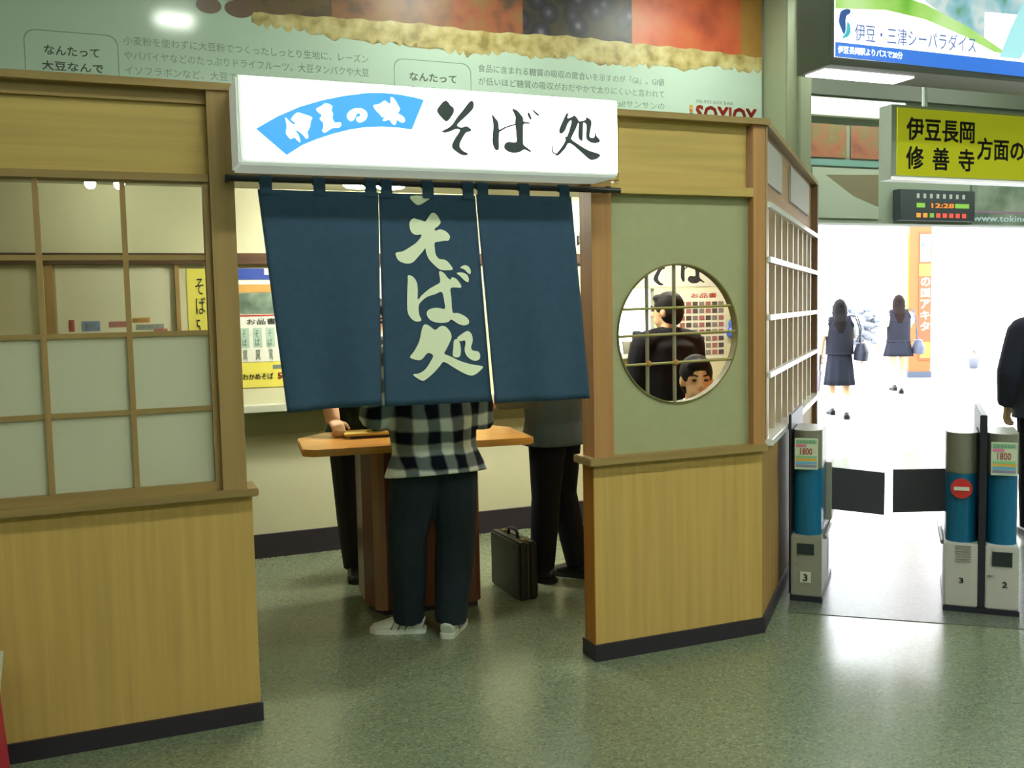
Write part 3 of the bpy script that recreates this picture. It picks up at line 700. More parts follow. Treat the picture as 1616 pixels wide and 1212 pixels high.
while x > -1.8:
    w = random.uniform(.05, .11); dpt = random.uniform(.012, .05)
    for k in range(5):
        a = k / 5; low.append((max(-1.82, x - w * a), interp(lo_e, max(-1.82, x - w * a)) - dpt * math.sin(math.pi * a)))
    x -= w
obj('crumb_print', prism(poly + low, -.002, 0), pic('crumb', [(150, 132, 78), (192, 172, 114), (210, 198, 146)], 9, voro=False), ad)
def seg(x0, x1, mat, zl=None):
    a = [(x0 + (x1 - x0) * i / 12, interp(up_e, x0 + (x1 - x0) * i / 12) - .004) for i in range(13)]
    obj('fruit_print', prism(a + [(x1, 4.28), (x0, 4.28)], -.0018, 0), mat, ad)
seg(-1.93, -1.25, pic('raisin', [(66, 52, 44), (104, 86, 60), (120, 74, 54)], 5))
seg(-1.25, -.35, pic('papaya', [(90, 70, 56), (140, 92, 62), (150, 110, 64)], 4))
seg(-.35, .25, pic('berry_red', [(84, 70, 58), (160, 90, 62), (140, 110, 70)], 4))
seg(.25, 1.22, pic('blueberry', [(130, 126, 140), (66, 58, 74), (44, 40, 48), (70, 60, 50)], 7, voro=True))
seg(1.22, 2.28, pic('orange_fruit', [(150, 64, 44), (196, 92, 58), (190, 110, 62)], 2.2))
seg(2.28, 2.5, pic('papaya2', [(150, 110, 50), (180, 130, 70)], 3))
bean = M('bean_print', (110, 82, 66), rough=.3)
for (x, z, rx, rz) in ((-2.105, 3.705, .085, .055), (-1.90, 3.70, .1, .06)):
    obj('bean_print', prism([(x + rx * math.cos(2 * math.pi * i / 28), z + rz * math.sin(2 * math.pi * i / 28)) for i in range(28)], -.0026, 0), bean, ad)
ad_ink = M('ad_text', (138, 156, 146), rough=.4)
Z0 = 3.395
for i, l in enumerate(['小麦粉を使わずに大豆粉でつくったしっとり生地に、レーズン', 'やパパイヤなどのたっぷりドライフルーツ。大豆タンパクや大豆', 'イソフラボンなど、大豆でしか作れないおいしさを生かした、']):
    text(l, -2.665, -.99, 3.395 - i * .098, 3.455 - i * .098, -.001, ad_ink, ad)
for i, l in enumerate(['食品に含まれる糖質の吸収の度合いを示すのが「GI」。GI値', 'が低いほど糖質の吸収がおだやかで太りにくいと言われて', 'います。おなかにうれしい１本100kcal!サンサンの']):
    text(l, -.13, 1.52, 3.395 - i * .098, 3.455 - i * .098, -.001, ad_ink, ad)
def rounded(x0, x1, z0, z1, r, n=6):
    out = []
    for cx, cz, a in ((x1 - r, z1 - r, 0), (x0 + r, z1 - r, 90), (x0 + r, z0 + r, 180), (x1 - r, z0 + r, 270)):
        for k in range(n + 1): out.append((cx + r * math.cos(R(a + 90 * k / n)), cz + r * math.sin(R(a + 90 * k / n))))
    return out
def outline(poly, w, y0, y1):
    bm = bmesh.new(); cx = sum(p[0] for p in poly) / len(poly); cz = sum(p[1] for p in poly) / len(poly)
    inn = []
    xs = [p[0] for p in poly]; zs = [p[1] for p in poly]; W = (max(xs) - min(xs)) / 2; H = (max(zs) - min(zs)) / 2
    inn = [(cx + (p[0] - cx) * (1 - w / W), cz + (p[1] - cz) * (1 - w / H)) for p in poly]
    A = [bm.verts.new((p[0], y0, p[1])) for p in poly]; B = [bm.verts.new((p[0], y0, p[1])) for p in inn]
    n = len(poly)
    for i in range(n): bm.faces.new((A[i], A[(i + 1) % n], B[(i + 1) % n], B[i]))
    return bm
for x0, x1, l2 in ((-3.27, -2.70, '大豆なんで'), (-.80, -.19, '低GI食品なんで')):
    obj('box_outline', outline(rounded(x0, x1, 2.9, 3.45, .07), .006, -.0015, 0), ad_ink, ad)
    text('なんたって', x0 + .12, x1 - .12, 3.295, 3.355, -.001, M('ad_text2', (118, 134, 118), rough=.4), ad, .015)
    text(l2, x0 + .1, x1 - .1, 3.195, 3.255, -.001, M('ad_text2', (118, 134, 118)), ad, .015)
text('SOYJOY', 1.83, 2.44, 3.085, 3.255, -.002, red_ink, ad, .03)
for k, c in enumerate([(176, 52, 40), (90, 60, 110), (120, 70, 60), (206, 120, 60), (214, 160, 60)]):
    obj('logo_bar', prism([(1.765, 3.1 + k * .032), (1.795, 3.1 + k * .032), (1.795, 3.127 + k * .032), (1.765, 3.127 + k * .032)], -.003, 0), M('logo%d' % k, c), ad)
text('FRUITS SOY BAR', 1.83, 2.2, 3.278, 3.305, -.001, ad_ink, ad)

# ------------------------------------------------------------------ hanging signs and things above the exit
# backlit billboard
bd = thing('hanging_billboard', 'large backlit billboard with blue band and dolphin logo hanging from the ceiling', 'billboard', kw(1.66, 1.5, 0), KR)
obj('cabinet', box(0, 4.2, 0.0, .34, 3.14, 4.28), M('billboard_case', (70, 76, 60), rough=.5), bd)
obj('underside_lamp', box(.04, .82, .10, .30, 3.13, 3.14), M('underside_glow', (255, 255, 255), emit=(255, 255, 255), es=3.0), bd)
obj('backlit_face', box(.03, 4.17, -.012, 0, 3.19, 4.25), M('bb_white', (250, 252, 255), rough=.3, emit=(250, 252, 255), es=1.15), bd)
bbb = M('bb_blue', (50, 110, 215), rough=.3, emit=(50, 120, 225), es=.7)
obj('blue_band', prism([(.03, 3.19), (4.17, 3.16), (4.17, 3.27), (.03, 3.285)], -.0135, -.012), bbb, bd)
grn = pic('bb_green', [(120, 190, 60), (170, 220, 110), (200, 236, 160)], 2.5, es=.6)
obj('green_hill', prism([(.03, 3.50), (.45, 3.53), (.8, 3.50), (1.15, 3.42), (1.45, 3.33), (1.6, 3.32), (1.2, 3.48), (.8, 3.60), (.03, 3.72)], -.0136, -.012), grn, bd)
obj('photo_patch', prism([(.8, 3.62), (1.1, 3.47), (1.35, 3.42), (1.35, 3.6), (1.9, 3.62), (1.9, 3.9), (.8, 3.9)], -.0134, -.012), pic('bb_photo', [(90, 160, 90), (150, 200, 220), (230, 240, 245), (120, 190, 210)], 3, es=.5), bd)
obj('photo_patch', prism([(1.5, 3.30), (1.7, 3.30), (1.95, 3.62), (1.75, 3.75), (1.6, 3.5)], -.0137, -.012), M('bb_aqua', (170, 226, 236), rough=.3, emit=(170, 230, 240), es=.7), bd)
navy_l = M('bb_navy', (44, 84, 160), rough=.4, emit=(60, 110, 190), es=.4)
obj('dolphin_logo', prism(smoothpoly([(.06, 3.44), (.075, 3.485), (.12, 3.505), (.155, 3.50), (.145, 3.475), (.12, 3.46), (.105, 3.42), (.115, 3.375), (.1, 3.34), (.075, 3.38), (.06, 3.41)]), -.0137, -.012), navy_l, bd)
obj('dolphin_logo', prism(smoothpoly([(.13, 3.425), (.15, 3.40), (.155, 3.36), (.13, 3.325), (.085, 3.315), (.115, 3.35), (.125, 3.385)]), -.0137, -.012), M('bb_cyan', (70, 190, 210), rough=.4, emit=(80, 200, 215), es=.5), bd)
text('伊豆・三津シーパラダイス', .19, 1.27, 3.305, 3.42, -.0136, M('bb_text', (96, 120, 190), emit=(110, 140, 200), es=.4), bd)
text('伊豆長岡駅よりバスで20分', .05, .6, 3.215, 3.262, -.0145, sign_white, bd, .004)
# yellow direction sign
ys = thing('direction_sign', 'yellow hanging direction sign with black lettering', 'sign', kw(3.13, 2.5, 0), KR)
obj('frame', box(0, 3.2, 0, .14, 2.565, 3.17), M('sign_frame', (176, 184, 176), rough=.35), ys)
obj('face', box(.055, 3.15, -.01, 0, 2.60, 3.145), M('sign_yellow', (206, 206, 36), rough=.35, emit=(206, 210, 30), es=.25), ys)
obj('lower_lip', box(.0, 3.2, -.02, 0.0, 2.565, 2.585), M('white_lip', (245, 245, 245), rough=.3, emit=(255, 255, 255), es=.5), ys)
yk = M('yellow_sign_ink', (50, 50, 48), rough=.5)
text('伊豆長岡', .15, .89, 2.89, 3.07, -.012, yk, ys, .02)
for i, ch in enumerate('修善寺'): text(ch, .15 + i * .285, .33 + i * .28, 2.655, 2.835, -.012, yk, ys, .02)
text('方面のりば', .93, 1.86, 2.76, 2.94, -.012, yk, ys, .02)
for x in (.42, 2.7): obj('hanger', tube([(x, .07, 3.17), (x, .07, 4.3)], .022, 8), M('sign_frame', (176, 184, 176)), ys)
# departure display
ld = thing('departure_display', 'dark departure display with rows of small coloured lights above the exit', 'display', kw(4.57, 3.9, 2.385), KR)
obj('case', box(0, 1.02, 0, .1, 0, .31, .006), M('led_case', (52, 60, 64), rough=.4), ld)
random.seed(11)
ledc = {'w': M('led_white', (150, 160, 150), emit=(170, 180, 170), es=.25), 'g': M('led_green', (120, 170, 70), emit=(130, 180, 70), es=.4), 'o': M('led_orange', (220, 140, 60), emit=(230, 150, 70), es=.5), 'r': M('led_red', (215, 80, 70), emit=(225, 80, 70), es=.45)}
for row, (z, pat) in enumerate([(.225, 'wwwwwwww'), (.03, 'oogrrrrr')]):
    for k, c in enumerate(pat):
        w = .055 if row else .035
        obj('led_text', box(.22 + k * .088, .22 + k * .088 + w, -.004, 0, z, z + .045), ledc[c], ld)
text('12:28', .42, .72, .13, .175, -.003, ledc['o'], ld, .02)
for x0, x1, c in ((.22, .33, 'g'), (.74, .93, 'g')): obj('led_text', box(x0, x1, -.004, 0, .13, .175), ledc[c], ld)
# web address panel
wp = thing('web_panel', 'grey panel with a web address beside the departure display', 'panel', kw(5.62, 3.97, 2.36), KR)
obj('panel', box(0, 1.9, 0, .03, 0, .5), pic('web_pic', [(70, 84, 72), (110, 124, 110), (140, 150, 136)], 3), wp)
obj('violet_line', box(0, 1.9, -.003, 0, .125, .14), M('violet', (150, 110, 150)), wp)
text('www.tokinosumika', .02, 1.25, .035, .10, -.003, M('web_text', (190, 210, 214), emit=(200, 220, 225), es=.2), wp, .01)
# posters above the exit
pm = pic('poster_red', [(92, 52, 40), (140, 84, 60), (110, 100, 60), (160, 130, 84)], 3.5)
poster('photo_poster', 'red-brown photo poster beside the pillar above the exit', 3.42, 3.97, 2.99, 3.31, 3.99, pm)
poster('photo_poster', 'red-brown photo poster half hidden by the yellow sign', 4.02, 4.56, 2.99, 3.31, 3.99, pm)
poster('caption_strip', 'teal caption strip under the red-brown posters', 3.42, 4.56, 2.91, 2.97, 3.99, M('teal_strip', (96, 132, 124), rough=.5), 'strip')
t = poster('roof_poster', 'grey poster with a dark slanting roof picture above the exit', 3.55, 4.38, 2.40, 2.89, 3.99, M('poster_grey', (146, 154, 138), rough=.5))
obj('roof_picture', prism([(-.25, .42), (.41, .44), (.41, .12), (.1, .22)], -.006, -.004), M('poster_brown', (104, 96, 72), rough=.5), t)
wl = thing('wall_strip_lamp', 'bright strip lamp on the wall above the posters', 'lamp', kw(3.45, 3.9, 3.38), KR)
obj('lamp_housing', box(0, 1.2, .02, .09, 0, .17), white_paint, wl)
obj('diffuser', box(.01, 1.19, 0, .02, .01, .15), M('strip_glow', (255, 255, 255), emit=(250, 255, 255), es=3.0), wl)

def hall_lamp(s, d, z, label, rot=0.0, w=1.2, group=None):
    t = thing('fluorescent_lamp', label, 'lamp', kw(s, d, z), KR + rot, group)
    obj('lamp_housing', box(-w / 2 - .04, w / 2 + .04, -.15, .15, 0.0, .09, .01), white_paint, t)
    obj('diffuser', box(-w / 2, w / 2, -.12, .12, -.025, 0.0, .006), white_lamp, t)
    return t
for s, w in ((-.4, .45), (1.7, .55)):  # out-of-view lamps added to brighten the advertisement
    hall_lamp(s, 2.45, 4.2, 'added unseen ceiling lamp brightening the big advertisement', w=w, group='added lamps brightening the advertisement')
for s, d in ((3.5, 2.9), (5.6, 2.9), (-2.2, 1.25), (-1.4, -2.2), (1.8, -2.2), (4.6, -2.4), (-4.6, -6), (-1.4, -6), (1.8, -6), (5.0, -6), (6.4, .6)):  # first two are added, hidden behind the billboard, to light the exit wall
    if s == -2.2: hall_lamp(s, d, 4.2, 'short ceiling lamp mirrored in the big advertisement', w=.3); continue
    hall_lamp(s, d, 4.2, 'fluorescent lamp on the hall ceiling', w=1.2, group='fluorescent lamps on the hall ceiling')

# ------------------------------------------------------------------ ticket gates
g_blue = M('gate_blue', (18, 104, 146), rough=.28); g_cap = M('gate_cap', (142, 142, 128), rough=.35, metal=.3)
g_cab = M('gate_cabinet', (150, 150, 136), rough=.4); g_cabw = M('gate_cabinet_pale', (206, 202, 198), rough=.4)
g_black = M('gate_black', (40, 40, 52), rough=.4); g_pad = M('gate_paddle', (66, 66, 76), rough=.45); g_scr = M('gate_screen', (46, 52, 60), rough=.15)
def head(t, c, w, cab):
    h = w / 2
    obj('cabinet', box(c - h, c + h, 0, .36, .03, .352, .006), cab, t)
    def capsule(r):
        pts = [(c + r * math.cos(R(180 + 180 * k / 14)), h + .015 + r * math.sin(R(180 + 180 * k / 14))) for k in range(15)]
        return pts + [(c + r, .34), (c - r, .34)]
    obj('column', slab(capsule(h - .006), .352, .70), g_blue, t, smooth=False)
    obj('cap', slab(capsule(h - .004), .70, .905, .004), g_cap, t, smooth=False)
    return h
def notice(t, c):
    n = obj('notice', box(c - .058, c + .058, -.002, .004, .705, .868), M('notice_base', (222, 234, 206), rough=.5), t)
    bands = [(.84, .862, (160, 206, 170)), (.822, .836, (222, 130, 170)), (.765, .777, (150, 210, 160)), (.75, .763, (240, 190, 90)), (.733, .747, (120, 190, 230)), (.717, .73, (150, 150, 190))]
    for i, (z0, z1, col_) in enumerate(bands):
        obj('print_band', box(c - .052, c + (.0 if i == 1 else .052), -.004, -.002, z0, z1), M('band%d' % i, col_, rough=.5), n)
    text('こどもと大人', c - .045, c + .045, .844, .858, -.0045, M('notice_ink', (60, 120, 110)), n)
    text('1800', c - .03, c + .03, .783, .817, -.0025, M('notice_red', (214, 90, 96)), n, .01)
t = thing('ticket_gate', 'narrow ticket gate with blue column and colourful notice beside the slatted wall', 'ticket gate', GO, R(-22.6))
obj('plinth', box(-.082, .082, -.004, .6, 0, .03), g_black, t)
head(t, 0, .155, g_cab)
obj('side_fin', box(-.091, -.0775, .02, .6, .03, .99, .004), g_black, t)
obj('rear_body', box(-.06, .068, .36, .6, .03, .40, .01), g_black, t)
obj('screen', box(-.045, .04, -.006, 0, .255, .312), g_scr, t)
nb = obj('number_plate', box(-.03, .024, -.005, 0, .105, .16), white_paint, t)
text('3', -.014, .008, .115, .15, -.0065, ink, nb, .01)
obj('key_lock', lathe([(.006, 0), (.006, .003)], 10, c=(-.05, -.002, .2)), steel, t)
notice(t, 0)
obj('hinge', box(.07, .104, .3, .40, .38, .70, .004), g_cab, t)
pd = obj('barrier_paddle', prism([(.104, .435), (.372, .418), (.374, .648), (.104, .668)], .335, .362), g_pad, t); pd['label'] = 'dark grey barrier flap'
obj('floor_rail', tube([(.085, .1, .33), (.095, .3, .36), (.095, .8, .36)], .012, 8), steel, t)
t = thing('ticket_gate', 'double ticket gate with red no-entry disc and two blue columns', 'ticket gate', gw(.835, 0) - Vector((.835 * math.cos(R(-23)), .835 * math.sin(R(-23)), 0)), R(-23))
obj('plinth', box(.662, 1.008, -.004, .6, 0, .03), g_black, t)
head(t, .743, .155, g_cabw); head(t, .928, .150, g_cabw)
obj('centre_fin', box(.82, .853, .0, .6, .03, 1.0, .004), g_black, t)
obj('rear_body', box(.69, .99, .36, .6, .03, .40, .01), g_black, t)
for k in range(7): obj('vent_slot', box(.715, .788, -.004, 0, .258 + k * .013, .264 + k * .013), M('vent_grey', (150, 146, 142), rough=.5), t)
text('3', .735, .755, .15, .178, -.003, ink, t, .01); text('2', .93, .952, .145, .173, -.003, ink, t, .01)
obj('screen', box(.882, .972, -.006, 0, .25, .322), g_scr, t)
obj('key_lock', lathe([(.014, 0), (.014, .004)], 14, c=(.878, -.002, .2)), steel, t)
ne = obj('no_entry_disc', prism([(.741 + .05 * math.cos(2 * math.pi * k / 32), .628 + .05 * math.sin(2 * math.pi * k / 32)) for k in range(32)], .008, .024), M('no_entry_red', (206, 50, 48), rough=.4), t); ne['label'] = 'red no-entry disc with white bar'
obj('white_bar', box(.706, .776, .004, .008, .619, .637), white_paint, ne)
notice(t, .928)
obj('hinge', box(.69, .71, .3, .40, .38, .70, .004), g_cab, t)
pd = obj('barrier_paddle', prism([(.414, .42), (.692, .445), (.69, .674), (.414, .656)], .335, .362), g_pad, t); pd['label'] = 'dark grey barrier flap'
obj('floor_rail', tube([(.66, .1, .33), (.65, .3, .36), (.65, .8, .36)], .012, 8), steel, t)

# ------------------------------------------------------------------ leaflet stand by the stall
t = thing('leaflet_stand', 'red leaflet stand with a white sloping top at the stall front', 'stand', (-1.84, 2.92, 0), R(4))
obj('body', prism([(-.2, 0), (.19, 0), (.165, .36), (-.2, .36)], -.12, .12), M('stand_red', (170, 40, 56), rough=.4), t)
obj('sloping_top', prism([(-.2, .36), (.165, .36), (.185, .50), (-.2, .54)], -.12, .12), M('stand_white', (206, 210, 190), rough=.4), t)

# ------------------------------------------------------------------ outside
t = thing('advertising_pillar', 'orange pillar with vertical white lettering standing outside the exit', 'pillar', (8.37, 19.9, 0), R(-12))
obj('shaft', box(-.2, .22, -.2, .2, .12, 5.0), M('pillar_orange', (164, 92, 48), rough=.6), t)
obj('plinth', box(-.22, .24, -.22, .22, 0, .12), M('pillar_base', (70, 80, 96), rough=.5), t)
obj('side_banner', box(-.23, -.2, -.19, .19, .5, 2.9), M('banner_yellow', (190, 166, 40), rough=.5), t)
obj('banner', box(-.02, .2, -.215, -.2, .35, 2.95), M('banner_orange', (150, 80, 48), rough=.5), t)
obj('photo_patch', box(.0, .2, -.22, -.215, 2.35, 2.9), pic('pillar_pic', [(90, 110, 110), (150, 180, 176), (110, 140, 136)], 5), t)
obj('green_patch', box(-.02, .2, -.22, -.215, 2.06, 2.3), M('lime', (176, 196, 60), rough=.5), t)
lw = M('pillar_letter', (226, 240, 222), rough=.5)
for i, ch in enumerate(['の', '国', 'ア', 'キ', 'タ']):
    z = 1.86 - i * .225
    text(ch, .02, .19, z, z + .17, -.217, lw, t, .02)
obj('lime_patch', box(.02, .2, -.22, -.215, .4, .72), M('lime', (176, 196, 60)), t)
pw = M('far_white', (220, 216, 220), rough=.8)
t = thing('platform_canopy', 'pale platform canopy on posts far beyond the exit', 'canopy', (12, 42, 0), R(12))
obj('canopy_roof', box(-9, 16, -2.5, 2.5, 3.75, 3.95), pw, t)
for k in range(6): obj('post', box(-8 + k * 4.4, -7.8 + k * 4.4, -.1, .1, 0, 3.75), pw, t)
t = thing('planter_pot', 'grey tapered planter pot with a small plant outside', 'planter', (10.55, 22.0, 0), 0)
obj('pot', lathe([(.08, 0), (.13, .22), (.135, .24), (.11, .235)], 20), M('pot_grey', (120, 126, 140), rough=.6), t, smooth=True)
bm = bmesh.new(); random.seed(4)
for k in range(26):
    a = random.uniform(0, 6.28); h = random.uniform(.35, .75); r = random.uniform(.02, .14)
    ell(bm, (r * math.cos(a), r * math.sin(a), h), (.035, .035, .05), seg=6)
obj('foliage', bm, M('pale_leaf', (170, 176, 160), rough=.7), t)
obj('stem', tube([(0, 0, .2), (.01, 0, .4), (-.01, 0, .6)], .01, 6), M('stem', (120, 110, 90)), t)
t = thing('parapet', 'low white parapet on the platform beyond the exit', 'wall', (16.5, 26.5, 0), R(12))
obj('panel', box(-7, 2, 0, .15, 0, .75), pw, t); obj('coping', box(-7.05, 2.05, -.04, .19, .75, .82), pw, t)
t = thing('shrub', 'low grey-blue shrub far beyond the exit', 'shrub', (8.9, 24.5, 0), 0)
bm = bmesh.new(); random.seed(9)
for k in range(60):
    ell(bm, (random.uniform(-.42, .42), random.uniform(-.2, .2), random.uniform(.72, 1.45) - abs(random.uniform(-.2, .2))), (.1, .09, .08), seg=6)
obj('foliage', bm, M('grey_leaf', (120, 126, 136), rough=.8), t)
obj('stem', tube([(0, 0, 0), (.02, 0, .5), (0, 0, 1.0)], .04, 8), M('stem', (120, 110, 90)), t)

# ------------------------------------------------------------------ people
SKIN = M('skin', (232, 188, 146), rough=.55, spec=.3)
EYE = M('eye_dark', (30, 24, 22), rough=.3)
BASE = dict(pelvis=(0, 0, .93), waist=(0, 0, 1.07), chest=(0, 0, 1.27), neck=(0, -.005, 1.44), head=(0, .012, 1.585), hyaw=0, hpitch=0,
            shL=(-.17, 0, 1.385), elL=(-.215, -.02, 1.10), wrL=(-.215, .06, .86), shR=(.17, 0, 1.385), elR=(.215, -.02, 1.10), wrR=(.215, .06, .86),
            hipL=(-.085, 0, .90), knL=(-.095, .015, .49), anL=(-.1, 0, .085), hipR=(.085, 0, .90), knR=(.095, .015, .49), anR=(.1, 0, .085), toeL=8, toeR=-8,
            hdL=None, hdR=None, curl=35)
def lerp(a, b, t): return Vector(a) * (1 - t) + Vector(b) * t
def limb(bm, pts, rads, n=12):
    P, Q = [], []
    for i in range(len(pts) - 1):
        for k in range(4):
            t = k / 4; P.append(lerp(pts[i], pts[i + 1], t)); Q.append(rads[i] * (1 - t) + rads[i + 1] * t)
    P.append(Vector(pts[-1])); Q.append(rads[-1]); tube(P, Q, n, bm)
def torso_pts(J, k=0.0, hem=None):
    pe, wa, ch, ne = (Vector(J[n]) for n in ('pelvis', 'waist', 'chest', 'neck'))
    low = pe + (pe - wa).normalized() * .07
    return [low, pe, wa, ch, lerp(ch, ne, .62), lerp(ch, ne, .9)], [(.155 + k, .115 + k), (.165 + k, .12 + k), (.14 + k, .105 + k), (.165 + k, .118 + k), (.14 + k * 1.4, .088 + k * 1.2), (.07 + k * .8, .06 + k * .6)]
def hand(bm, w, d, side_out, curl, hs=1):
    """palm with four unequal bent fingers and a thumb; d = finger direction, side_out = thumb side"""
    w = Vector(w); d = Vector(d).normalized(); s = Vector(side_out); s = (s - d * s.dot(d)).normalized(); n = d.cross(s) * hs
    tube([w - d * .01, w + d * .03, w + d * .07, w + d * .09], [(.026, .02), (.038, .017), (.042, .016), (.036, .013)], 10, bm, side=s)
    for k, (off, L) in enumerate(((.030, .068), (.010, .078), (-.010, .072), (-.029, .056))):
        p = w + d * .08 + s * off; a = 0.0; pts = [p]
        for j in range(3):
            a += R(curl) * (.6 if j == 0 else .8)
            pts.append(pts[-1] + (d * math.cos(a) + n * math.sin(a)) * L * (.45, .32, .23)[j])
        tube(pts, [.0105, .0095, .009, .0075], 8, bm)
    q = w + d * .025 + s * .03
    tube([q, q + (s * .7 + d * .6) * .035, q + (s * .55 + d * .75 + n * .3) * .068], [.013, .0115, .009], 8, bm)
def person(label, loc, rotz, J=None, H=1.70, vox=.009, hair='short', hair_m=None, top=None, top_m=None, sleeve=1.0, top_k=.022, hem=.86, flare=.02,
           bottom='trousers', bottom_m=None, leg_k=.018, skirt=(.46, .26), shoe_m=None, sock_m=None, group=None, collar=None, arm_k=0.0):
    j = dict(BASE); j.update(J or {}); sc = H / 1.70
    root = thing('person', label, 'person', loc, rotz, group); root.scale = (sc, sc, sc)
    # body: one continuous skin
    bm = bmesh.new(); P, Q = torso_pts(j); tube(P, Q, 18, bm, side=(1, 0, 0))
    hd = Vector(j['head']); hr = Euler((R(j['hpitch']), 0, R(j['hyaw']))).to_matrix()
    def hp(x, y, z): return hd + hr @ Vector((x, y, z))
    tube([lerp(j['chest'], j['neck'], .8), Vector(j['neck']), hp(0, -.015, -.06)], [.062, .056, .054], 12, bm)
    ell(bm, hp(0, -.008, .02), (.076, .094, .098), hr); ell(bm, hp(0, .018, -.045), (.058, .066, .07), hr)
    ell(bm, hp(0, .03, -.085), (.036, .04, .03), hr); ell(bm, hp(0, .094, -.02), (.014, .022, .02), hr); tube([hp(0, .08, .03), hp(0, .1, -.012)], [.009, .012], 8, bm)
    ell(bm, hp(0, .08, -.06), (.026, .012, .010), hr)
    for s in (-1, 1): ell(bm, hp(s * .078, -.008, -.008), (.010, .022, .032), hr)
    for s, L in ((-1, 'L'), (1, 'R')):
        sh, el, wr = j['sh' + L], j['el' + L], j['wr' + L]
        limb(bm, [lerp(sh, j['chest'], .3), lerp(sh, el, .05), el, wr], [.045, .046 + arm_k, .039 + arm_k, .028 + arm_k])
        d = Vector(j['hd' + L]) if j['hd' + L] else Vector(wr) - Vector(el)
        out = Vector(j.get('out' + L, (-s * .6, .8, 0)))
        hand(bm, wr, d, out, j['curl'], -s)
        hip, kn, an = j['hip' + L], j['kn' + L], j['an' + L]
        cf = lerp(kn, an, .3) + Vector((0, -.012, 0))
        limb(bm, [lerp(hip, j['pelvis'], .2), lerp(hip, kn, .1), kn, cf, an], [.09, .088, .056, .055, .036])
        ta = R(j['toe' + L]); td = Vector((-math.sin(ta), math.cos(ta), 0)); a = Vector(an)
        tube([a - td * .05 + Vector((0, 0, -.04)), a + Vector((0, 0, -.035)), a + td * .08 + Vector((0, 0, -.05)), a + td * .15 + Vector((0, 0, -.06))], [(.032, .03), (.038, .04), (.042, .03), (.034, .016)], 12, bm, side=(td.y, -td.x, 0))
    blob('body', bm, vox, SKIN, root)
    for s in (-1, 1):
        bm = bmesh.new(); ell(bm, hp(s * .031, .082, .008), (.0125, .009, .007), hr, 10); e = obj('eye', bm, EYE, root)
        bm = bmesh.new(); tube([hp(s * .014, .09, .03), hp(s * .034, .09, .036), hp(s * .052, .078, .03)], [.004, .005, .003], 6, bm); obj('eyebrow', bm, hair_m, root)
    # hair
    bm = bmesh.new(); ell(bm, hp(0, -.018, .035), (.087, .099, .098), hr); ell(bm, hp(0, -.035, -.01), (.084, .078, .088), hr)
    if hair == 'long':
        tube([hp(0, -.04, .02), hp(0, -.075, -.1), hp(.0, -.125, -.2), hp(.0, -.145, -.36)], [(.09, .07), (.092, .05), (.095, .035), (.05, .02)], 14, bm, side=(1, 0, 0))
        for s in (-1, 1): tube([hp(s * .07, -.01, .04), hp(s * .082, -.01, -.07), hp(s * .078, -.03, -.2)], [.03, .028, .015], 8, bm)
    else:
        ell(bm, hp(0, .05, .086), (.062, .04, .028), hr)
    blob('hair', bm, .009, hair_m, root, 3)
    # clothes
    bm = bmesh.new(); P, Q = torso_pts(j, top_k); pe = Vector(j['pelvis'])
    hp_ = pe + (pe - Vector(j['waist'])).normalized() * (pe.z - hem); P[0] = hp_; Q[0] = (Q[1][0] + flare, Q[1][1] + flare)
    Q[2] = (Q[2][0] + flare * .5 + .012, Q[2][1] + flare * .5 + .008)
    tube(P, Q, 20, bm, side=(1, 0, 0))
    for s, L in ((-1, 'L'), (1, 'R')):
        sh, el, wr = j['sh' + L], j['el' + L], j['wr' + L]; k = top_k
        if sleeve > 0: ell(bm, Vector(sh) + Vector((-s * .012, 0, -.008)), (.058 + k, .058 + k, .05 + k))
        if sleeve >= 1: limb(bm, [lerp(sh, el, .02), lerp(sh, el, .3), el, lerp(el, wr, .92)], [.052 + k, .052 + k, .043 + k, .032 + k * .8])
        elif sleeve > 0: limb(bm, [lerp(sh, j['chest'], .25), sh, lerp(sh, el, sleeve * 1.6)], [.065 + k, .057 + k, .05 + k * 1.2])
        else: limb(bm, [lerp(sh, j['chest'], .25), lerp(sh, el, .03)], [.062 + k, .058 + k])
    yk_ = .045 + top_k
    tube([Vector(j['shL']) + Vector((.02, 0, 0)), lerp(lerp(j['shL'], j['shR'], .5), j['neck'], .25), Vector(j['shR']) - Vector((.02, 0, 0))], [yk_, yk_ + .018, yk_], 14, bm)
    if sleeve >= 1:
        tube([lerp(j['waist'], j['chest'], .5), Vector(j['chest']), lerp(j['chest'], j['neck'], .55)], [(.155 + top_k, .115 + top_k), (.178 + top_k, .122 + top_k), (.165 + top_k, .1 + top_k)], 18, bm, side=(1, 0, 0))
    tp = blob(top, bm, vox, top_m, root, 8)
    if collar:
        bm = bmesh.new(); nk = Vector(j['neck']); tube([nk + Vector((0, 0, -.03)), nk + Vector((0, .005, .035))], [(.085, .08), (.068, .066)], 16, bm, side=(1, 0, 0)); blob('collar', bm, .008, collar, root, 2)
    if bottom == 'trousers':
        bm = bmesh.new(); wa = Vector(j['waist']); tube([lerp(pe, wa, .7), pe, pe - Vector((0, 0, .06))], [(.155 + leg_k, .115 + leg_k), (.172 + leg_k, .125 + leg_k), (.165 + leg_k, .12 + leg_k)], 18, bm, side=(1, 0, 0))
        for L in 'LR':
            hip, kn, an = j['hip' + L], j['kn' + L], j['an' + L]
            limb(bm, [lerp(hip, j['pelvis'], .2), lerp(hip, kn, .12), kn, lerp(kn, an, .35), Vector(an) + Vector((0, 0, -.025))], [.095 + leg_k, .092 + leg_k, .062 + leg_k, .06 + leg_k, .05 + leg_k * .8])
        blob('trousers', bm, vox, bottom_m, root)
    else:
        z0, r0 = skirt; wa = Vector(j['waist']); bm = bmesh.new(); nseg = 40; rings = []
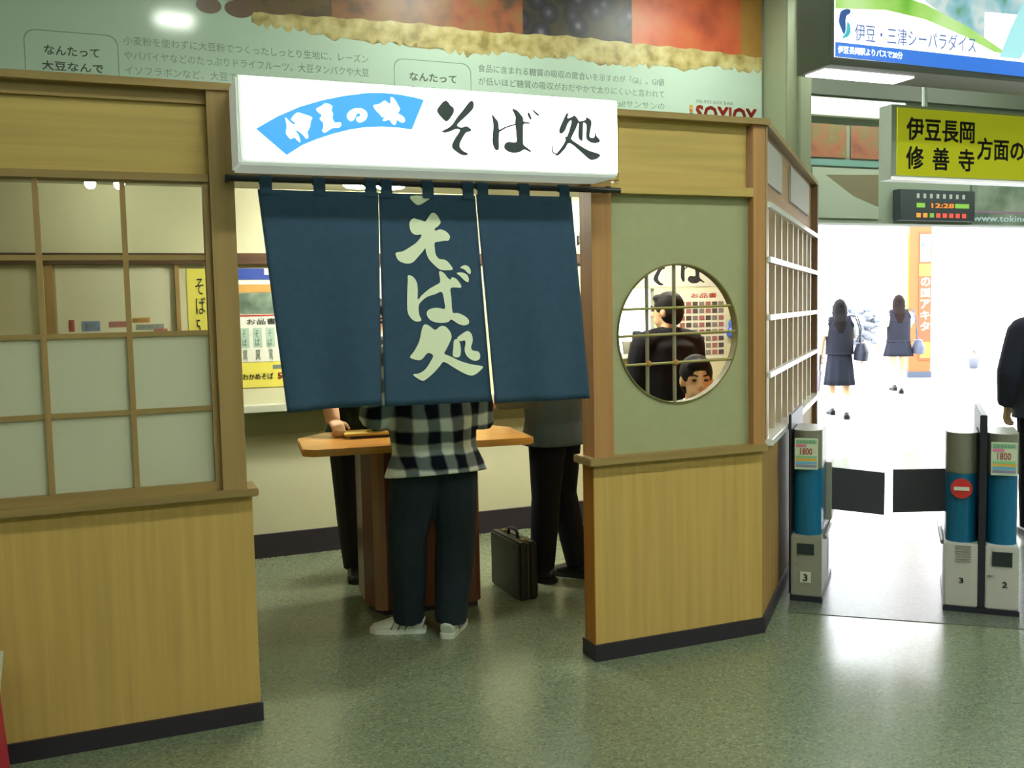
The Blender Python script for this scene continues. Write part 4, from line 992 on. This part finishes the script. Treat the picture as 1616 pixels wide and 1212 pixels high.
        for q in range(7):
            f = q / 6; c = lerp(lerp(pe, wa, .75), Vector((pe.x, pe.y, z0)), f)
            rr = (.15 + (r0 - .15) * f ** .8, .118 + (r0 * .85 - .118) * f ** .8)
            rings.append([bm.verts.new(c + Vector(((rr[0] + .012 * f * math.sin(i * math.pi / 2)) * math.cos(2 * math.pi * i / nseg), (rr[1] + .012 * f * math.sin(i * math.pi / 2)) * math.sin(2 * math.pi * i / nseg), 0))) for i in range(nseg)])
        for a, b in zip(rings, rings[1:]):
            for i in range(nseg): bm.faces.new((a[i], a[(i + 1) % nseg], b[(i + 1) % nseg], b[i]))
        bm.faces.new(rings[0]); bm.faces.new(rings[-1][::-1])
        obj('skirt', bm, bottom_m, root, smooth=True)
    for L in 'LR':
        an = Vector(j['an' + L]); ta = R(j['toe' + L]); td = Vector((-math.sin(ta), math.cos(ta), 0)); sd = (td.y, -td.x, 0)
        bm = bmesh.new(); Z = lambda z: Vector((0, 0, z))
        tube([an - td * .075 + Z(-.045), an - td * .03 + Z(-.028), an + td * .05 + Z(-.04), an + td * .13 + Z(-.055), an + td * .185 + Z(-.062)], [(.034, .034), (.043, .05), (.046, .04), (.048, .026), (.03, .018)], 14, bm, side=sd)
        so_ = blob('shoe', bm, .007, shoe_m[0], root, 2)
        bm = bmesh.new(); pts = [(-.085, .02), (-.07, .036), (.0, .04), (.09, .05), (.16, .046), (.195, .02), (.195, -.02), (.16, -.046), (.09, -.05), (0, -.04), (-.07, -.036), (-.085, -.02)]
        sv = Vector(sd); lowz = an.z - .085
        a = [bm.verts.new(Vector((an.x, an.y, lowz)) + td * p[0] + sv * p[1]) for p in pts]; b = [bm.verts.new(Vector((an.x, an.y, lowz + .024)) + td * p[0] + sv * p[1]) for p in pts]
        bm.faces.new(a[::-1]); bm.faces.new(b)
        for i in range(len(pts)): bm.faces.new((a[i], a[(i + 1) % len(pts)], b[(i + 1) % len(pts)], b[i]))
        obj('sole', bm, shoe_m[1], so_)
        if shoe_m is white_shoe:
            for q in (.0, .035, .07):
                for sgn in (-1, 1):
                    o_ = Vector((an.x, an.y, an.z)) + td * q + sv * (.041 * sgn)
                    obj('stripe', tube([o_ + Z(-.062) + td * .015 + sv * .004 * sgn, o_ + Z(-.035), o_ + Z(-.012) - td * .008 - sv * .012 * sgn], .0045, 6), M('shoe_grey', (110, 116, 116), rough=.7), so_)
        if sock_m:
            kn = Vector(j['kn' + L]); bm = bmesh.new(); limb(bm, [lerp(kn, an, .38) + Vector((0, -.01, 0)), lerp(kn, an, .6), an + Z(-.01)], [.06, .053, .044]); blob('sock', bm, .009, sock_m, root, 2)
    return root
black_hair = M('black_hair', (24, 20, 20), rough=.7, spec=.2, var=.2, vscale=60, stretch=(1, 1, .1))
white_shoe = (M('white_shoe', (206, 212, 200), rough=.6), M('white_sole', (222, 226, 216), rough=.6)); dark_shoe = (M('dark_shoe', (24, 22, 22), rough=.35), M('dark_sole', (18, 18, 18), rough=.6))
denim = M('dark_denim', (40, 50, 58), rough=.9, var=.15, vscale=8, spec=.15)
suit = M('black_suit', (26, 26, 32), rough=.85, spec=.15); charcoal = M('charcoal_jacket', (82, 98, 106), rough=.85, spec=.15)

# customer in the plaid shirt, back to the concourse
pp = person('person in black and white plaid shirt and dark jeans standing at the table', kw(-1.43, .59), KR + R(4),
            dict(waist=(0, .02, 1.07), chest=(0, .06, 1.26), neck=(0, .11, 1.42), head=(0, .17, 1.545), hpitch=-25,
                 shL=(-.175, .07, 1.37), shR=(.175, .07, 1.37), elL=(-.265, .06, 1.10), wrL=(-.12, .28, 1.09), elR=(.25, .02, 1.07), wrR=(.12, .28, 1.10),
                 anL=(-.095, .17, .085), knL=(-.115, .10, .49), anR=(.075, .04, .085), knR=(.115, .04, .49), toeL=62, toeR=-38, curl=55),
            H=1.68, vox=.008, hair_m=black_hair, top='shirt', top_m=plaid('plaid_cloth', .118), top_k=.042, hem=.81, flare=.05, bottom_m=denim, leg_k=.036, shoe_m=white_shoe)
# customer leaning on the table, facing the concourse
person('person in dark patterned T-shirt leaning a bare arm on the table', kw(-1.47, 1.80), KR + R(180),
       dict(pelvis=(.03, -.02, .93), waist=(.02, .04, 1.07), chest=(.02, .12, 1.25), neck=(.01, .18, 1.42), head=(0, .24, 1.55), hpitch=-20,
            shR=(.19, .15, 1.37), elR=(.30, .38, 1.19), wrR=(.295, .50, 1.011), hdR=(-.05, .42, -.12), outR=(-1, .15, -.1), shL=(-.16, .15, 1.37), elL=(-.24, .2, 1.12), wrL=(-.06, .42, 1.12),
            hipR=(.115, -.02, .9), knR=(.12, .0, .49), anR=(.085, -.06, .085), hipL=(-.055, -.02, .9), anL=(-.1, -.06, .085), curl=62),
       H=1.68, vox=.007, hair_m=black_hair, top='t_shirt', top_m=pic('print_tee', [(16, 20, 18), (22, 26, 22), (40, 64, 36), (120, 84, 60)], 9, .9), sleeve=.35, arm_k=.012, top_k=.02, hem=.84, bottom_m=M('black_trousers', (30, 32, 34), rough=.9), leg_k=.02, shoe_m=dark_shoe)
# suited customer by the right post
person('person in charcoal jacket and black trousers beside the briefcase', kw(-.49, 1.27), KR + R(35),
       dict(anL=(-.09, .05, .085), anR=(.10, -.08, .085), toeL=6, toeR=5, elL=(-.23, .06, 1.10), wrL=(-.15, .28, 1.05), elR=(.23, .05, 1.1), wrR=(.14, .28, 1.05), curl=50), H=1.70, hair_m=black_hair,
       top='jacket', top_m=charcoal, top_k=.042, hem=.80, flare=.03, bottom_m=suit, leg_k=.022, shoe_m=dark_shoe, collar=paper)
# man in black suit seen through the round window
person('person in black suit seen from behind through the round window', kw(.37, 1.45), KR + R(0),
       dict(hyaw=38, elL=(-.212, .03, 1.12), wrL=(-.16, .22, 1.08), elR=(.212, .03, 1.1), wrR=(.13, .24, 1.08), curl=50), H=1.645, hair_m=black_hair, top='suit_jacket', top_m=suit, top_k=.04, hem=.80, bottom_m=suit, leg_k=.022, shoe_m=dark_shoe, collar=paper)
# man bent over his bowl behind the round window, on a stool
sx, sd_ = .02, .70
person('person with bowed head in blue-grey jacket seated behind the round window', kw(sx, sd_), KR + R(172),
       dict(pelvis=(0, -.08, .56), waist=(0, -.04, .70), chest=(0, .05, .88), neck=(0, .13, 1.045), head=(0.02, .19, 1.185), hpitch=-4, hyaw=-12,
            shL=(-.17, .08, .98), shR=(.17, .08, .98), elL=(-.24, .14, .74), wrL=(-.12, .3, .72), elR=(.24, .14, .74), wrR=(.12, .3, .72),
            hipL=(-.09, -.06, .53), hipR=(.09, -.06, .53), knL=(-.11, .34, .49), knR=(.11, .34, .49), anL=(-.11, .17, .085), anR=(.11, .17, .085), curl=50),
       H=1.70, hair_m=black_hair, top='jacket', top_m=M('blue_grey_jacket', (74, 96, 112), rough=.8), top_k=.03, hem=.50, bottom_m=suit, leg_k=.02, shoe_m=dark_shoe, collar=paper)
s_ = thing('stool', 'round stool under the seated person behind the round window', 'stool', kw(sx, sd_ + .09), KR)
obj('seat', lathe([(.15, .38), (.16, .39), (.16, .412), (.14, .422)]), M('stool_seat', (80, 50, 40), rough=.5), s_, smooth=True)
for a in (45, 135, 225, 315): obj('leg', tube([(.1 * math.cos(R(a)),   .1 * math.sin(R(a)), .38), (.15 * math.cos(R(a)), .15 * math.sin(R(a)), 0)], .012, 8), steel, s_)
# two schoolgirls walking away
vest = M('navy_vest', (24, 26, 40), rough=.9); blouse = M('white_blouse', (226, 230, 222), rough=.8); sockw = M('white_sock', (236, 238, 236), rough=.8)
def sleeves(root, j):
    jj = dict(BASE); jj.update(j)
    for L in 'LR':
        bm = bmesh.new(); limb(bm, [lerp(jj['sh' + L], jj['el' + L], .0), lerp(jj['sh' + L], jj['el' + L], .75)], [.084, .078], 12); blob('blouse_sleeve', bm, .01, blouse, root, 2)
def bag_on(root_loc, rotz, x, z, label, mat, w=.34, sc=.94):
    t = thing('shoulder_bag', label, 'bag', root_loc, rotz)
    bm = bmesh.new(); tube([(x, -.02, z), (x + .01, -.02, z + .12), (x, -.02, z + .24)], [(.09, w / 2), (.095, w / 2), (.055, w / 2 - .03)], 16, bm, side=(1, 0, 0)); blob('bag_body', bm, .012, mat, t, 3)
    S = Vector((.17 * sc, 0, 1.385 * sc))
    for y, o2, o3 in ((-.1, (.085, -.085, -.1), (.03, -.06, .08)), (.06, (.125, .05, -.1), (.07, .035, .075))):
        obj('strap', tube([(x - .01, y, z + .22), S + Vector(o2), S + Vector(o3), S + Vector((-.05, -.01, .078))], .008, 6), mat, t)
W1 = dict(anL=(-.09, .10, .12), knL=(-.09, .14, .5), anR=(.09, -.12, .085), knR=(.09, .01, .49), elL=(-.24, -.03, 1.12), wrL=(-.25, .06, .9), elR=(.20, .10, 1.17), wrR=(.19, .29, 1.22))
g1 = person('person in navy vest and knee-length skirt with white sleeves walking away', (4.44, 13.05, 0), R(-12), W1, H=1.60, vox=.011, hair='long', hair_m=black_hair, top='vest', top_m=vest, sleeve=0, top_k=.03, hem=.92, bottom='skirt', bottom_m=M('navy_skirt', (22, 27, 42), rough=.9), skirt=(.48, .215), shoe_m=dark_shoe, sock_m=sockw)
sleeves(g1, W1)
bag_on((4.44, 13.05, 0), R(-12), .268, .78, 'navy shoulder bag on the person in the knee-length skirt', M('navy_bag', (34, 38, 54), rough=.6), .4, .941)
um = thing('folded_umbrella', 'thin folded umbrella held by the person in the knee-length skirt', 'umbrella', (4.19, 13.1, .02), R(-12))
obj('canopy', tube([(-.06, 0, .02), (-.02, .02, .35), (.0, .03, .62)], [.008, .022, .028], 8), M('umbrella_cloth', (150, 140, 160), rough=.7), um); obj('handle', tube([(.0, .03, .62), (.01, .035, .84)], .012, 8), M('umbrella_handle', (50, 46, 60)), um)
W2 = dict(anL=(-.09, -.16, .16), knL=(-.09, .04, .51), anR=(.08, .14, .085), knR=(.09, .10, .5), elL=(-.27, -.06, 1.12), wrL=(-.33, -.05, .88), elR=(.20, .10, 1.17), wrR=(.19, .29, 1.22))
g2 = person('person in navy vest and short flared skirt walking beside the orange pillar', (6.52, 16.25, 0), R(-12), W2, H=1.66, vox=.011, hair='long', hair_m=M('brown_hair', (34, 24, 22), rough=.8, spec=.15), top='vest', top_m=vest, sleeve=0, top_k=.03, hem=.90, bottom='skirt', bottom_m=M('navy_skirt', (22, 27, 42)), skirt=(.66, .25), shoe_m=dark_shoe, sock_m=sockw)
sleeves(g2, W2)
bag_on((6.52, 16.25, 0), R(-12), .305, .68, 'grey shoulder bag on the person in the short skirt', M('grey_bag', (80, 86, 104), rough=.6), .4, .976)
# suited passer-by behind the gates
person('person in dark suit walking past behind the double ticket gate', (3.50, 6.25, 0), R(-20), dict(elL=(-.24, .0, 1.1), wrL=(-.24, .1, .86)), H=1.68, hair_m=black_hair, top='suit_jacket', top_m=M('navy_suit', (38, 42, 62), rough=.85), top_k=.04, hem=.80, flare=.025, bottom_m=suit, leg_k=.022, shoe_m=dark_shoe, collar=paper)
flush()
